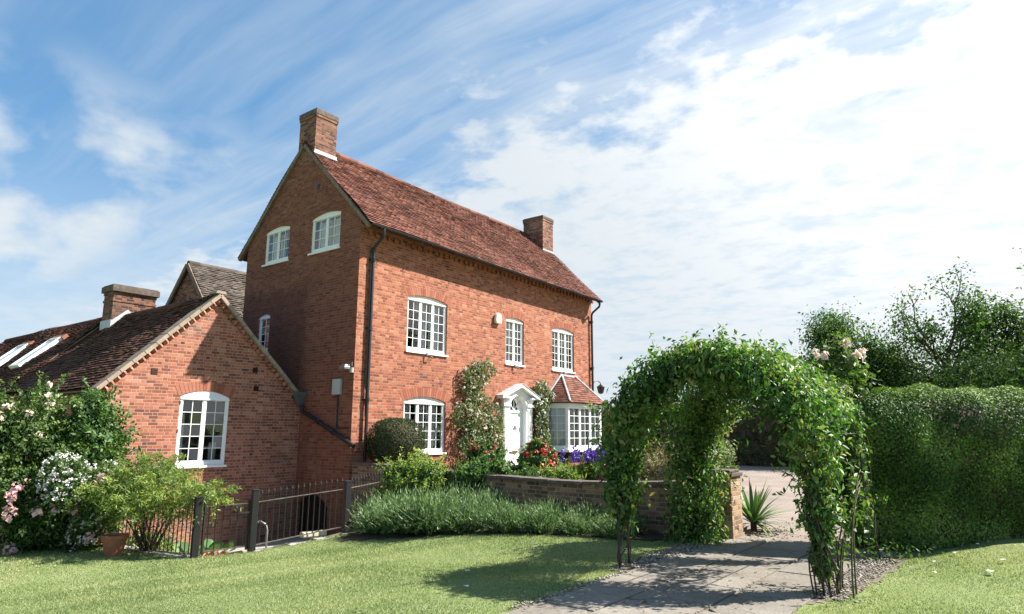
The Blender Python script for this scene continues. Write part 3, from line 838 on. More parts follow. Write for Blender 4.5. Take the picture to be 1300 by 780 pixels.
# chimneys
def chimney(parent, x0, x1, y0, y1, zb, zt_, name_m, capm, flash=None, string=None, out=.03, caph=.26):
    mb = MB(); mb.box(x0, x1, y0, y1, zb, zt_-caph)
    o1 = .018
    mb.box(x0-o1, x1+o1, y0-o1, y1+o1, zt_-caph+.002, zt_-caph+.075)
    if string: mb.box(x0-.02, x1+.02, y0-.02, y1+.02, string, string+.07)
    c = mb.build('chimney', name_m, parent, bevel=.006)
    cp = MB(); o2 = out
    cp.box(x0-o2, x1+o2, y0-o2, y1+o2, zt_-caph+.077, zt_-.03)
    cp.box(x0-o2+.03, x1+o2-.03, y0-o2+.03, y1+o2-.03, zt_-.029, zt_)
    cp.build('cap', capm, c, bevel=.012)
    if flash:
        fl = MB()
        for a in flash: fl.prism(*a)
        fl.build('flashing', M_lead, c)
    return c
n45 = Vector((0, -.7068, .7074))
def apron(x0, x1, y0, z, l=.17):
    return ([(x0-.03, y0-.004, z+.02), (x1+.05, y0-.004, z+.02), (x1+.02, y0-.004, z+.15), (x0-.0, y0-.004, z+.15)], (0, -.012, 0)), \
           ([(x0-.03, y0-.016, z+.035), (x1+.05, y0-.016, z+.035), (x1+.05, y0-.016-l*.7, z-.045-l*.55), (x0-.03, y0-.016-l*.7, z-.045-l*.55)], (0, -.012, .014))
chimney(roof, -.004, .715, 2.13, 2.88, 8.9, 10.47, M_brick_chim, M_coping, apron(-.004, .715, 2.13, 9.08))
chimney(roof, 10.45, 11.17, 1.70, 2.65, 8.1, 10.03, M_brick_chim, M_coping, apron(10.45, 11.17, 1.70, 8.50), caph=.22)
# rainwater goods
def gutter(parent, a, b, r=.055):
    a = Vector(a); b = Vector(b); mb = MB(); n = 8; vs = []; fs = []
    d = (b-a).normalized(); sd = d.cross(Vector((0, 0, 1))).normalized()
    for p in (a, b):
        for rr in (r, r-.008):
            for k in range(n+1):
                an = math.pi*k/n
                vs.append(p+sd*(math.cos(an)*rr)-Vector((0, 0, 1))*(math.sin(an)*rr))
    m_ = n+1
    for k in range(n):
        fs += [(k, k+1, 2*m_+k+1, 2*m_+k), (m_+k+1, m_+k, 3*m_+k, 3*m_+k+1)]
    for k in (0, n): fs.append((k, m_+k, 3*m_+k, 2*m_+k))
    for e in (0, 2*m_):
        for k in range(n): fs.append((e+k, e+k+1, e+m_+k+1, e+m_+k))
    mb.add(vs, fs)
    L_ = (b-a).length; k = .3
    while k < L_:
        q = a+d*k; mb.box(q.x-.012, q.x+.012, q.y-.06, q.y+.06, q.z-.066, q.z-.054); k += .9
    return mb.build('gutter', M_black, parent)
gutter(house, (-.05, EY-.085, EZ-.005), (L+.05, EY-.085, EZ-.012+TILT*L))
def downpipe(x, z0, z1, r=.04):
    mb = MB()
    mb.tube([(x-.02, EY-.085, z1), (x-.02, EY-.085, z1-.14), (x, EY-.05, z1-.22), (x, -.12, z1-.42), (x, -.075, z1-.52), (x, -.075, z1-.7)], r, 9)
    mb.tube([(x, -.075, z1-.7), (x, -.075, z0)], r, 9)
    for z in np.arange(z1-.72, z0, -1.75):
        mb.tube([(x, -.075, z), (x, -.075, z-.09)], r+.014, 9)
        mb.box(x-.10, x+.10, -.04, -.003, z-.06, z-.02)
    o = mb.build('downpipe', M_black, house, smooth=False); smooth_angle(o); return o
downpipe(.385, .2, 6.56)
downpipe(11.10, .1, 6.40)
mb = MB(); mb.tube([(.33, -.06, 6.1), (.33, -.06, 2.6), (.36, -.05, 2.5), (.36, -.05, 1.9)], .022, 7); smooth_angle(mb.build('waste_pipe', M_black, house))
# windows
casement(house, F_FACADE, *H_UL, 3, 2, 5, curtains=[(.70, .97, .05, .9, .1), (.36, .62, .72, .92, .12), (.53, .66, .1, .8, .1)], label='first floor three-light casement nearest the drainpipe')
casement(house, F_FACADE, *H_UM, 2, 2, 5, curtains=[(.05, .52, .40, .9, .1), (.26, .52, .06, .45, .12), (.6, .97, .06, .9, .1)], label='narrow two-light casement above the door')
casement(house, F_FACADE, *H_UR, 3, 2, 5, curtains=[(.04, .97, .06, .9, .06)], label='three-light casement with net curtain above the bay window')
casement(house, F_FACADE, *H_GL, 3, 2, 5, curtains=[(.68, .97, .05, .9, .1), (.22, .32, .05, .9, .12), (.52, .62, .05, .9, .12)], label='ground floor three-light casement beside the clipped bush')
casement(house, F_GABLE, *H_GA, 2, 2, 3, curtains=[(.05, .6, .08, .85, .05)])
casement(house, F_GABLE, *H_GB, 2, 2, 3, curtains=[(.05, .97, .08, .86, .05)])
casement(house, F_GABLE, *H_GC, 1, 2, 4, curtains=[(.05, .97, .3, .86, .08)], label='small one-light casement just above the wing roof')
voussoirs('brick_arch', house, F_FACADE, H_UL[0], H_UL[1], H_UL[3]-.105, .105, .21, M_arch)
voussoirs('brick_arch', house, F_FACADE, H_UM[0], H_UM[1], H_UM[3]-.075, .075, .21, M_arch)
voussoirs('brick_arch', house, F_FACADE, H_UR[0], H_UR[1], H_UR[3]-.10, .10, .21, M_arch)
voussoirs('brick_arch', house, F_FACADE, H_GL[0], H_GL[1], H_GL[3]-.13, .13, .24, M_arch)
voussoirs('brick_arch', house, F_GABLE, H_GA[0], H_GA[1], H_GA[3]-.085, .085, .20, M_brick)
voussoirs('brick_arch', house, F_GABLE, H_GB[0], H_GB[1], H_GB[3]-.09, .09, .20, M_brick)
mb = MB()
mb.box(-1.94, -.735, .10, .14, -1.1, .02, M=F_GABLE)
for k in range(5): mb.box(-1.9+.24*k, -1.72+.24*k, .08, .099, -1.1, -.05, M=F_GABLE)
mb.build('cellar_door', M_voidd, house)
for x, z in ((2.46, 3.62), (6.40, 3.62), (9.25, 3.62)):
    mb = MB(); mb.tube([(x-.06, -.06, z-.05), (x+.02, -.12, z-.075), (x+.12, -.11, z-.10)], .014, 6); mb.box(x-.08, x-.02, -.07, -.05, z-.06, z+.01)
    mb.build('window_stay', M_rail, house)
# alarm box
mb = MB()
prof = [(-.13, -.17), (.13, -.17), (.15, -.05), (.12, .12), (0, .17), (-.12, .12), (-.15, -.05)]
mb.prism([(5.46+a, -.005, 5.0+b) for a, b in prof][::-1], (0, -.11, 0))
mb.build('alarm_box', plain('cream_plastic', (.74, .70, .58), .4, .5, var=.04), house, bevel=.03)
# security lamp at the corner
mb = MB()
mb.box(-.05, -.003, .03, .11, 3.08, 3.19)
mb.tube([(-.05, .07, 3.13), (-.13, .07, 3.10), (-.17, .08, 3.08)], .014, 7)
lm_ = mb.build('security_lamp', M_rail, house)
mb = MB(); mb.box(-.30, -.12, .0, .19, 3.0, 3.08, M=Matrix.Translation((0, 0, 0))); mb.box(-.26, -.16, .03, .16, 3.085, 3.12)
mb.build('lamp_head', plain('galvanised', (.20, .20, .195), .4, .5, metal=.3), lm_, bevel=.015)
mb = MB(); mb.tube([(-.06, .02, 3.05), (-.06, .02, 2.93)], .05, 10); mb.build('sensor', M_grey, lm_)
# meter box with its conduit
mb = MB(); mb.box(-.09, -.003, .40, .70, 2.42, 2.80); bx_ = mb.build('meter_box', M_grey, house, bevel=.015)
mb = MB(); mb.tube([(-.03, .53, 2.42), (-.03, .53, 1.66), (-.03, .5, 1.62), (-.03, .02, 1.62)], .018, 7); mb.build('conduit', M_black, bx_)
# sloping waste pipe and hopper head in the corner
mb = MB(); mb.tube([(-.10, 1.86, 2.18), (-.10, 1.80, 2.02), (-.085, 1.6, 1.95), (-.07, .06, 1.31), (-.07, -.2, 1.2)], .05, 9)
for q in (.25, .62): mb.tube([(-.08, 1.6-1.54*q, 1.95-.64*q), (-.08, 1.5-1.54*q, 1.908-.64*q)], .064, 9)
smooth_angle(mb.build('waste_pipe', M_black, house))
mb = MB()
for (z0, z1, w0, w1) in ((2.42, 2.52, .22, .24), (2.18, 2.42, .09, .20)):
    a = [(-.03-w0*1.3, 1.98-w0*.9, z0), (-.02, 1.98-w0*.9, z0), (-.02, 1.98, z0), (-.03-w0*1.3, 1.98, z0)]
    b = [(-.03-w1*1.3, 1.98-w1*.9, z1), (-.02, 1.98-w1*.9, z1), (-.02, 1.98, z1), (-.03-w1*1.3, 1.98, z1)]
    mb.add(a+b, [(0, 3, 2, 1), (4, 5, 6, 7)]+[(i, (i+1) % 4, 4+(i+1) % 4, 4+i) for i in range(4)])
mb.build('hopper_head', plain('grey_lead_hopper', (.10, .11, .115), .45, .5), house)
mb = MB(); mb.lathe([(.005, 0), (.07, .004), (.085, .015), (.03, .03), (.004, .035)], 14)
wt = mb.build('wall_tie', M_black, house); wt.rotation_euler = (0, -math.pi/2, 0); wt.location = (-.002, 1.86, 8.05)
# lantern on the far corner
mb = MB()
mb.tube([(11.22, .06, 3.15), (11.45, .06, 3.42), (11.72, .05, 3.46), (11.9, .05, 3.38)], .018, 7); mb.box(11.2, 11.23, .02, .10, 3.0, 3.3)
wl = mb.build('lantern_bracket', M_black, house)
mb = MB(); mb.lathe([(.02, .34), (.05, .30), (.14, .24), (.15, .22), (.10, 0), (.04, -.04)], 6, (11.9, .05, 3.02)); mb.build('lantern', M_black, wl)

# door case
dc = MB()
for xa, xb in ((5.70, 6.02), (6.92, 7.24)):
    dc.box(xa, xb, -.14, -.003, .2, .42); dc.box(xa+.03, xb-.03, -.11, -.003, .421, 2.5)
    for k in range(3):
        c = xa+.085+(xb-xa-.17)*k/2; dc.tube([(c, -.105, .5), (c, -.105, 2.3)], .026, 7)
    dc.box(xa-.02, xb+.02, -.16, -.003, 2.32, 2.40); dc.box(xa-.01, xb+.01, -.15, -.003, 2.5, 2.56)
    # console brackets carrying the hood
    c = (xa+xb)/2
    dc.prism([(c-.09, -.003, 2.40), (c-.09, -.003, 2.60), (c-.09, -.21, 2.60), (c-.09, -.20, 2.55), (c-.09, -.13, 2.41)], (.18, 0, 0))
# tympanum with the round head cut out of it
tym = [(5.72, 2.22), (6.02, 2.22)]+[(6.47-.45*math.cos(math.pi*k/14), 2.22+.45*math.sin(math.pi*k/14)) for k in range(15)]+[(6.92, 2.22), (7.22, 2.22), (7.22, 2.6), (6.47, 2.98), (5.72, 2.6)]
tl = tessellate_polygon([[Vector((a, b, 0)) for a, b in tym]])
for yy, rev in ((-.09, False), ):
    vs = [(a, yy, b) for a, b in tym]
    ts = []
    for tri in tl:
        a, b, c = [Vector((tym[i][0], tym[i][1], 0)) for i in tri]
        ts.append(tri if (b-a).cross(c-a).z > 0 else tri[::-1])
    dc.add(vs, ts)
for k in range(14):
    a0, a1 = math.pi*k/14, math.pi*(k+1)/14
    f = lambda a, r, y: (6.47-r*math.cos(a), y, 2.22+r*math.sin(a))
    dc.add([f(a0, .45, -.0895), f(a1, .45, -.0895), f(a1, .427, -.085), f(a0, .427, -.085), f(a1, .427, .11), f(a0, .427, .11)], [(0, 3, 2, 1), (3, 5, 4, 2)])
    dc.add([f(a0, .45, -.12), f(a1, .45, -.12), f(a1, .51, -.12), f(a0, .51, -.12), f(a0, .45, -.091), f(a1, .45, -.091), f(a1, .51, -.091), f(a0, .51, -.091)],
           [(0, 1, 2, 3), (0, 4, 5, 1), (3, 2, 6, 7)])
for s in (-1, 1):       # raking cornice and short returns
    a = (6.47, 3.02); b = (6.47+s*.98, 2.58)
    dc.prism([(a[0], -.003, a[1]-.09), (a[0], -.003, a[1]), (b[0], -.003, b[1]+.05), (b[0], -.003, b[1]-.04)][::s], (0, -.26, 0))
    dc.box(6.47+s*.62-.30, 6.47+s*.62+.30, -.36, -.003, 2.56, 2.60) if False else dc.box(min(6.47+s*.55, 6.47+s*.97), max(6.47+s*.55, 6.47+s*.97), -.23, -.003, 2.561, 2.615)
dc.box(6.025, 6.05, -.1, .118, .2, 2.22); dc.box(6.89, 6.915, -.1, .118, .2, 2.22)
dco = dc.build('door_case', M_white, house)
mb = MB()
for s in (-1, 1):
    mb.prism([(6.47, 0.0, 3.045), (6.47+s*1.0, 0, 2.645), (6.47+s*1.0, 0, 2.63), (6.47, 0, 3.03)][::s], (0, -.28, 0))
mb.build('hood_lead', M_lead, dco)
d = MB()
d.box(6.05, 6.89, .06, .10, .22, 2.13)
for a, b in ((6.12, 6.43), (6.51, 6.82)):
    for z0, z1 in ((.36, .86), (1.02, 1.55), (1.66, 2.03)):
        d.box(a, b, .045, .06, z0, z1); d.box(a+.04, b-.04, .037, .0448, z0+.04, z1-.04)
d.box(6.05, 6.89, .03, .10, 2.132, 2.22)
do = d.build('door', M_white, house, bevel=.004)
mb = MB(); mb.box(6.33, 6.60, .018, .0445, .90, .97); mb.build('letter_plate', plain('brass', (.42, .27, .1), .35, .5, metal=.9), do)
mb = MB(); mb.tube([(6.47, .03, 1.70), (6.43, .02, 1.64), (6.47, .015, 1.58), (6.51, .02, 1.64), (6.47, .03, 1.70)], .012, 6); mb.box(6.445, 6.495, .02, .037, 1.67, 1.74); mb.build('knocker', M_black, do)
mb = MB(); mb.lathe([(.012, 0), (.012, .03), (.03, .04), (.03, .055), (.01, .065)], 12); kn = mb.build('handle', M_black, do); kn.rotation_euler = (math.pi/2, 0, 0); kn.location = (6.80, .037, 1.1)
mb = MB(); mb.add([(6.47+.43*math.cos(math.pi*k/16), .08, 2.22+.43*math.sin(math.pi*k/16)) for k in range(17)], [tuple(range(16, -1, -1))])
fl_ = mb.build('fanlight', M_glass, house)
mb = MB()
for an in (45, 90, 135): mb.bar((6.47, .07, 2.22), (6.47+.43*math.cos(R(an)), .07, 2.22+.43*math.sin(R(an))), .012, .012, (0, 1, 0))
mb.build('glazing_bar', M_white, fl_)
mb = MB(); mb.box(5.75, 7.2, -.5, -.003, .14, .2); mb.build('door_step', M_concrete, house, bevel=.01)

# bay window: splayed, tiled hipped roof
bay = MB()
BX = [(8.12, 0), (8.46, -.68), (10.62, -.68), (10.96, 0)]
def vquad(mb, a, b, z0, z1, off=0.0, th=.05):
    a = Vector((a[0], a[1], 0)); b = Vector((b[0], b[1], 0)); d = (b-a).normalized(); n = Vector((d.y, -d.x, 0))
    M = Matrix(((d.x, -n.x, 0, a.x), (d.y, -n.y, 0, a.y), (0, 0, 1, 0), (0, 0, 0, 1)))
    return M, (b-a).length
bayo = MB()
def ring(mb, z0, z1, out_):
    pts = [(8.12-out_*1.1, -.003), (8.46-out_*.65, -.68-out_), (10.62+out_*.65, -.68-out_), (10.96+out_*1.1, -.003)]
    mb.prism([(x, y, z0) for x, y in pts], (0, 0, z1-z0))
ring(bayo, .90, .98, .06); ring(bayo, .981, 1.06, .0); ring(bayo, 2.36, 2.50, .02)
bo = bayo.build('bay_window', M_white, house, bevel=.004)
br = MB(); ring(br, -.2, .60, -.06); br.build('bay_base', M_brick, bo)
br = MB(); ring(br, .601, .899, -.02); br.build('bay_apron', M_voidd, bo)
fm = MB(); gm = MB(); cm = MB()
for (a, b, lights) in ((BX[0], BX[1], 1), (BX[1], BX[2], 3), (BX[2], BX[3], 1)):
    M, ln = vquad(fm, a, b, 0, 0)
    z0, z1 = 1.06, 2.36
    T = lambda mb, *q: mb.box(*q, M=M)
    T(fm, 0, .07, 0, .07, z0, z1); T(fm, ln-.07, ln, 0, .07, z0, z1)
    lw = (ln-.14)/lights
    for i in range(lights):
        u0 = .07+lw*i+(.025 if i else 0); u1 = .07+lw*(i+1)-(.025 if i < lights-1 else 0)
        if i: T(fm, .07+lw*i-.025, .07+lw*i+.025, .002, .07, z0, z1)
        s = .032
        T(fm, u0, u0+s, .012, .06, z0, z1); T(fm, u1-s, u1, .012, .06, z0, z1); T(fm, u0+s, u1-s, .012, .06, z0, z0+.05); T(fm, u0+s, u1-s, .012, .06, z1-s, z1)
        c = (u0+u1)/2; T(fm, c-.0095, c+.0095, .02, .052, z0+.05, z1-s)
        for r in range(1, 5):
            z = z0+.05+(z1-s-z0-.05)*r/5; T(fm, u0+s, u1-s, .022, .05, z-.0095, z+.0095)
    gm.add([M @ Vector(v) for v in ((.05, .036, z0), (ln-.05, .036, z0), (ln-.05, .036, z1), (.05, .036, z1))], [(0, 1, 2, 3)])
    n = int(ln/.03); vs = []
    for k in range(n+1):
        x = .08+(ln-.16)*k/n; y = .16+.02*math.sin(k*1.3); vs += [M @ Vector((x, y, 1.06)), M @ Vector((x, y, 2.36))]
    cm.add(vs, [(2*k, 2*k+2, 2*k+3, 2*k+1) for k in range(n)])
fm.build('frame', M_white, bo); gm.build('pane', M_glass, bo); cm.build('curtain', M_curtain, bo, smooth=True)
# bay roof
e0, e1, e2, e3 = [Vector(p) for p in ((7.98, -.0, 2.52), (8.36, -.82, 2.52), (10.70, -.82, 2.52), (11.10, -.0, 2.52))]
a0, a1 = Vector((9.08, -.01, 3.47)), Vector((9.92, -.01, 3.47))
br = MB()
br.add([e0, e1, e2, e3, a0, a1], [(0, 1, 4), (1, 2, 5, 4), (2, 3, 5), (0, 3, 2, 1)])
def face_tiles(mb, p0, p1, q0, q1, **kw):
    """tiles on the quad p0-p1 (eave) / q0-q1 (top)"""
    U = (p1-p0); ln = U.length; U.normalize()
    w_ = (q0-p0); V = w_-U*w_.dot(U); h = V.length; V.normalize(); N = U.cross(V)
    ua = (q0-p0).dot(U); ub = (q1-p0).dot(U)
    tiles(mb, p0-V*.02, U, V, N, ln, h-.03, lim=lambda v: (ua*min(1, v/h), ln+(ub-ln)*min(1, v/h)), **kw)
face_tiles(br, e1, e2, a0, a1, jit=.3); face_tiles(br, e0, e1, a0, a0, jit=.3); face_tiles(br, e2, e3, a1, a1, jit=.3)
bro = br.build('bay_roof', M_tile, bo)
ld = MB()
ld.tube([e1+Vector((0, 0, .04)), a0+Vector((0, -.02, .04))], .036, 8); ld.tube([e2+Vector((0, 0, .04)), a1+Vector((0, -.02, .04))], .036, 8)
ld.box(a0.x-.12, a1.x+.12, -.05, -.003, 3.42, 3.53)
ld.bar(e0+Vector((-.02, -.02, .06)), a0+Vector((-.06, -.02, .05)), .05, .08, (0, -1, 0)); ld.bar(e3+Vector((.02, -.02, .06)), a1+Vector((.06, -.02, .05)), .05, .08, (0, -1, 0))
ld.build('lead_hip', M_lead, bo)
mb = MB(); ring(mb, 2.501, 2.55, .13); mb.build('bay_gutter', M_black, bo)

# ================================================================== SINGLE-STOREY WING
wing = empty('brick_wing', 'single-storey brick wing with dark tiled roof and stepped gable facing the lawn', 'building', (-2.4, 4.6, 0))
def wb(mb, name, m_, parent=None, **kw):
    o = mb.build(name, m_, parent or wing, **kw)
    if parent is None: o.location = (2.4, -4.6, 0)
    return o
WVY = 2.046
AX, AZ, SL = -2.45, 4.56, .957
mb = MB()
H_WW = (-3.11, -1.96, .775, 2.43, .14)
zl = lambda x: AZ-SL*abs(x-AX)
wall_mesh(mb, [(-4.75, -1.3), (-.003, -1.3), (-.003, zl(0)-.08), (AX, AZ-.08), (-4.75, zl(-4.75)-.08)], [opening(*H_WW)], Matrix.Translation((0, WVY, 0)), depth=.12)
mb.add([(-4.75, WVY, -1.3), (-4.75, 7.6, -1.3), (-4.75, 7.6, 2.3), (-4.75, WVY, 2.3)], [(3, 2, 1, 0)])
mb.add([(-.5, 7.6, -1.3), (-4.75, 7.6, -1.3), (-4.75, 7.6, 2.3), (AX, 7.6, 4.4), (-.5, 7.6, 2.6)], [(0, 1, 2, 3, 4)])
wb(mb, 'wall', M_brick_wing)
mb = MB(); mb.box(-4.5, -.3, 3.6, 3.7, -1, 2.2); mb.box(-4.5, -.3, 2.3, 3.6, .4, .5); wb(mb, 'interior_wall', M_inner)
ww = casement(wing, Matrix.Translation((0, WVY, 0)), *H_WW, 2, 2, 5, set_back=.01, curtains=[(.06, .22, .05, .72, .1), (.8, .95, .05, .3, .2)])
ww.location = (2.4, -4.6, 0)
for z in (.98, 1.5, 2.12):
    mb = MB(); mb.box(-3.125, -3.09, WVY-.012, WVY+.01, z, z+.07); mb.build('hinge', M_rail, ww)
# segmental header row over the wing window
voussoirs('brick_arch', wing, Matrix.Translation((0, WVY, 0)), H_WW[0], H_WW[1], H_WW[3]-.14, .14, .22, M_arch).location = (2.4, -4.6, 0)
# vents and holes
mb = MB(); mb.box(-3.80, -3.66, WVY-.006, WVY+.02, 2.72, 2.86)
for k in range(3): mb.box(-3.79, -3.67, WVY-.014, WVY-.0055, 2.74+.04*k, 2.757+.04*k)
wb(mb, 'air_brick', plain('dark_terracotta', (.07, .035, .028), .8, .2))
for x, z in ((-1.42, 2.93), (-1.36, 2.49)):
    mb = MB(); mb.box(x, x+.13, WVY-.005, WVY+.02, z, z+.12); wb(mb, 'air_brick', M_voidd)
# roof
rf = MB()
zr = AZ+.06
for s in (-1, 1):
    ex = AX+s*2.36; ez = zr-2.36*SL
    if s < 0: P = [(ex, 7.6, ez), (ex, WVY+.1, ez), (AX, WVY+.1, zr), (AX, 7.6, zr)]
    else: P = [(ex, WVY+.1, ez), (ex, 7.6, ez), (AX, 7.6, zr), (AX, WVY+.1, zr)]
    slope_deck(rf, P, .05)
    U = Vector((0, s, 0)); Vv = Vector((-s*2.36, 0, 2.36*SL))
    O = (ex, 7.6 if s < 0 else WVY+.1, ez-.01)
    tiles(rf, O, U, Vv, U.cross(Vv), 7.6-WVY-.1, Vv.length, jit=1.5)
wr = wb(rf, 'roof', M_tile_dk)
rg = MB(); y = WVY+.2
while y < 7.5:
    rg.cur = random.random(); rg.tube([(AX, y, zr-.01), (AX, y+.35, zr-.012)], [.10, .108], 10); y += .34
rg.cur = None; rg.build('ridge_tile', M_tile_dk, wr)
# raised coping on the gable with a dog-tooth course under it
cp = MB(); dt = MB()
for s in (-1, 1):
    d_ = Vector((s, 0, -SL)).normalized(); nrm = Vector((s*SL, 0, 1)).normalized()
    a = Vector((AX, WVY+.03, AZ+.10)); ln = 2.42*math.hypot(1, SL)
    if s > 0: ln = 2.33*math.hypot(1, SL)
    q = 0.0
    while q < ln:
        e = min(q+.31, ln); j = random.uniform(-.006, .006)
        cp.cur = random.random()
        p0 = a+d_*(q+.004)+nrm*j; p1 = a+d_*(e-.004)+nrm*j
        cp.bar(p0, p1, .34, .085, nrm); q = e
    b = a-nrm*.105
    q = .10
    while q < ln-.1:
        c = b+d_*q
        # small square bricks set cornerwise
        M = Matrix(((d_.x, 0, nrm.x, c.x), (0, 1, 0, WVY-.035), (d_.z, 0, nrm.z, c.z), (0, 0, 0, 1))) @ Matrix.Rotation(R(45), 4, 'Z')
        dt.box(-.05, .05, -.05, .05, -.035, .055, M=M); q += .155
cp.cur = None
cp.prism([(AX-.14, WVY-.14, AZ+.13), (AX+.14, WVY-.14, AZ+.13), (AX+.10, WVY-.14, AZ+.20), (AX-.10, WVY-.14, AZ+.20)], (0, .34, 0))
wb(cp, 'coping', M_stone, bevel=.008); wb(dt, 'dog_tooth_course', M_brick_wing)
# chimney astride the ridge
c = chimney(wing, -2.85, -1.72, 6.8, 7.4, 3.2, 5.5, M_brick_chim, M_coping, string=5.02, out=.07, caph=.28)
c.location = (2.4, -4.6, 0)
fl = MB()
for s in (-1, 1):
    xa = AX; xb = -2.87 if s < 0 else -1.70
    fl.prism([(xa, 6.79, zr+.04), (xa, 6.79, zr+.22), (xb, 6.79, zl(xb)+.30), (xb, 6.79, zl(xb)+.08)][::s], (0, -.012, 0))
fl.prism([(-2.86, 6.75, zl(-2.86)+.09), (-2.86, 7.42, zl(-2.86)+.09), (-2.86, 7.42, zl(-2.86)+.34), (-2.86, 6.75, zl(-2.86)+.34)], (-.012, 0, 0))
fl.build('flashing', M_lead, c)
g = gutter(wing, (-4.87, WVY+.1, zr-2.36*SL-.03), (-4.87, 7.6, zr-2.36*SL-.03), .05); g.location = (2.4, -4.6, 0)

# ------------------------------------------------------------------ long low range with rooflights
low = empty('tiled_outbuilding', 'long low brick range behind the wing, dark tiled roof with two rooflights', 'building', (-2.4, 12, 0))
def lb(mb, name, m_, parent=None):
    o = mb.build(name, m_, parent or low)
    if parent is None: o.location = (2.4, -12, 0)
    return o
mb = MB(); mb.box(-4.72, -.2, 7.62, 16.8, -1.3, 2.3); mb.add([(-4.72, 7.62, 2.3), (-.2, 7.62, 2.3), (AX, 7.62, 4.5)], [(0, 1, 2)]); lb(mb, 'wall', M_brick_wing)
rf = MB(); zr2 = zr+.07
for s in (-1, 1):
    ex = AX+s*2.42; ez = zr2-2.42*SL; yb = 18.2; ya = 7.55; yr = 16.4
    pe0, pe1, pr0, pr1 = Vector((ex, ya, ez)), Vector((ex, yb, ez)), Vector((AX, ya, zr2)), Vector((AX, yr, zr2))
    rf.prism([pe1, pe0, pr0, pr1] if s < 0 else [pe0, pe1, pr1, pr0], (0, 0, -.06))
    if s < 0: face_tiles(rf, pe1, pe0, pr1, pr0, jit=1.6)
    else: face_tiles(rf, pe0, pe1, pr0, pr1, jit=1.6)
face_tiles(rf, Vector((AX+2.42, yb, ez)), Vector((AX-2.42, yb, ez)), Vector((AX, yr, zr2)), Vector((AX, yr, zr2)), jit=1.5)
lr = lb(rf, 'roof', M_tile_dk)
rg = MB(); y = 7.6
while y < yr:
    rg.cur = random.random(); rg.tube([(AX, y, zr2-.01), (AX, y+.35, zr2-.012)], [.10, .108], 10); y += .34
rg.cur = None; rg.build('ridge_tile', M_tile_dk, lr)
vb = MB(); vb.bar((AX-2.42, 7.57, zr2-2.42*SL+.05), (AX, 7.57, zr2+.05), .05, .035, (-SL, 0, 1)); vb.build('verge', M_verge, lr)
nL = Vector((-SL, 0, 1)).normalized(); dn = Vector((-1, 0, -SL)).normalized()
for y0, y1 in ((8.95, 9.72), (11.5, 12.3)):
    a = Vector((-3.15, 0, zr2-.70*SL))
    a = a+nL*.075; M = Matrix(((0, dn.x, nL.x, a.x), (1, 0, 0, y0), (0, dn.z, nL.z, a.z), (0, 0, 0, 1)))
    w_ = y1-y0; h_ = 1.28
    mb = MB(); mb.box(0, .06, 0, h_, .0, .12, M=M); mb.box(w_-.06, w_, 0, h_, .0, .12, M=M); mb.box(.06, w_-.06, h_-.08, h_, .0, .12, M=M); mb.box(.06, w_-.06, 0, .06, 0, .12, M=M)
    rl = lb(mb, 'rooflight', M_white)
    mb = MB(); mb.box(.06, w_-.06, .06, h_-.08, .085, .095, M=M)
    mb.build('pane', plain('rooflight_glass', (.55, .58, .60), .12, .8, var=.02) if 'rooflight_glass' not in bpy.data.materials else bpy.data.materials['rooflight_glass'], rl)
    mb = MB(); mb.box(-.06, w_+.06, -.16, -.002, .0, .10, M=M); mb.build('flashing', M_terra, rl)
# ------------------------------------------------------------------ rear range
rear = empty('rear_range', 'gabled brick range with grey-brown tiled roof showing behind the tall house', 'building', (4, 8.47, 0))
def rb(mb, name, m_, parent=None):
    o = mb.build(name, m_, parent or rear)
    if parent is None: o.location = (-4, -8.47, 0)
    return o
GY, GZ, GS = 8.47, 6.90, 1.13
mb = MB()
mb.add([(0, 5.4, -1.2), (0, 11.5, -1.2), (0, 11.5, GZ-3.03*GS), (0, GY, GZ-.05), (0, 5.4, GZ-3.07*GS)], [(4, 3, 2, 1, 0)])
mb.add([(0, 5.4, -1.2), (9, 5.4, -1.2), (9, 5.4, 3.4), (0, 5.4, 3.4)], [(0, 1, 2, 3)])
mb.add([(9, 5.4, -1.2), (9, 11.5, -1.2), (9, 11.5, 3.4), (9, GY, GZ-.05), (9, 5.4, 3.4)], [(0, 1, 2, 3, 4)])
mb.add([(0, 11.5, -1.2), (9, 11.5, -1.2), (9, 11.5, 3.4), (0, 11.5, 3.4)], [(3, 2, 1, 0)])
rb(mb, 'wall', M_brick_chim)
rf = MB()
for s in (-1, 1):
    ey = GY+s*3.2; ez = GZ-3.2*GS
    p0, p1, r0, r1 = Vector((-.08, ey, ez)), Vector((9.1, ey, ez)), Vector((-.08, GY, GZ)), Vector((9.1, GY, GZ))
    rf.prism([p0, p1, r1, r0] if s < 0 else [p1, p0, r0, r1], (0, 0, -.06))
    if s < 0: face_tiles(rf, p0, p1, r0, r1, jit=1.6)
    else: face_tiles(rf, p1, p0, r1, r0, jit=1.6)
rr = rb(rf, 'roof', M_tile_gr)
rg = MB(); x = -.08
while x < 9:
    rg.cur = random.random(); rg.tube([(x, GY, GZ), (x+.35, GY, GZ-.002)], [.10, .108], 10); x += .34
rg.cur = None; rg.build('ridge_tile', M_tile_gr, rr)
for s in (-1, 1):
    vb = MB(); vb.bar((-.10, GY+s*3.2, GZ-3.2*GS-.03), (-.10, GY+s*.03, GZ-.06), .06, .14); vb.build('verge', M_verge, rr)
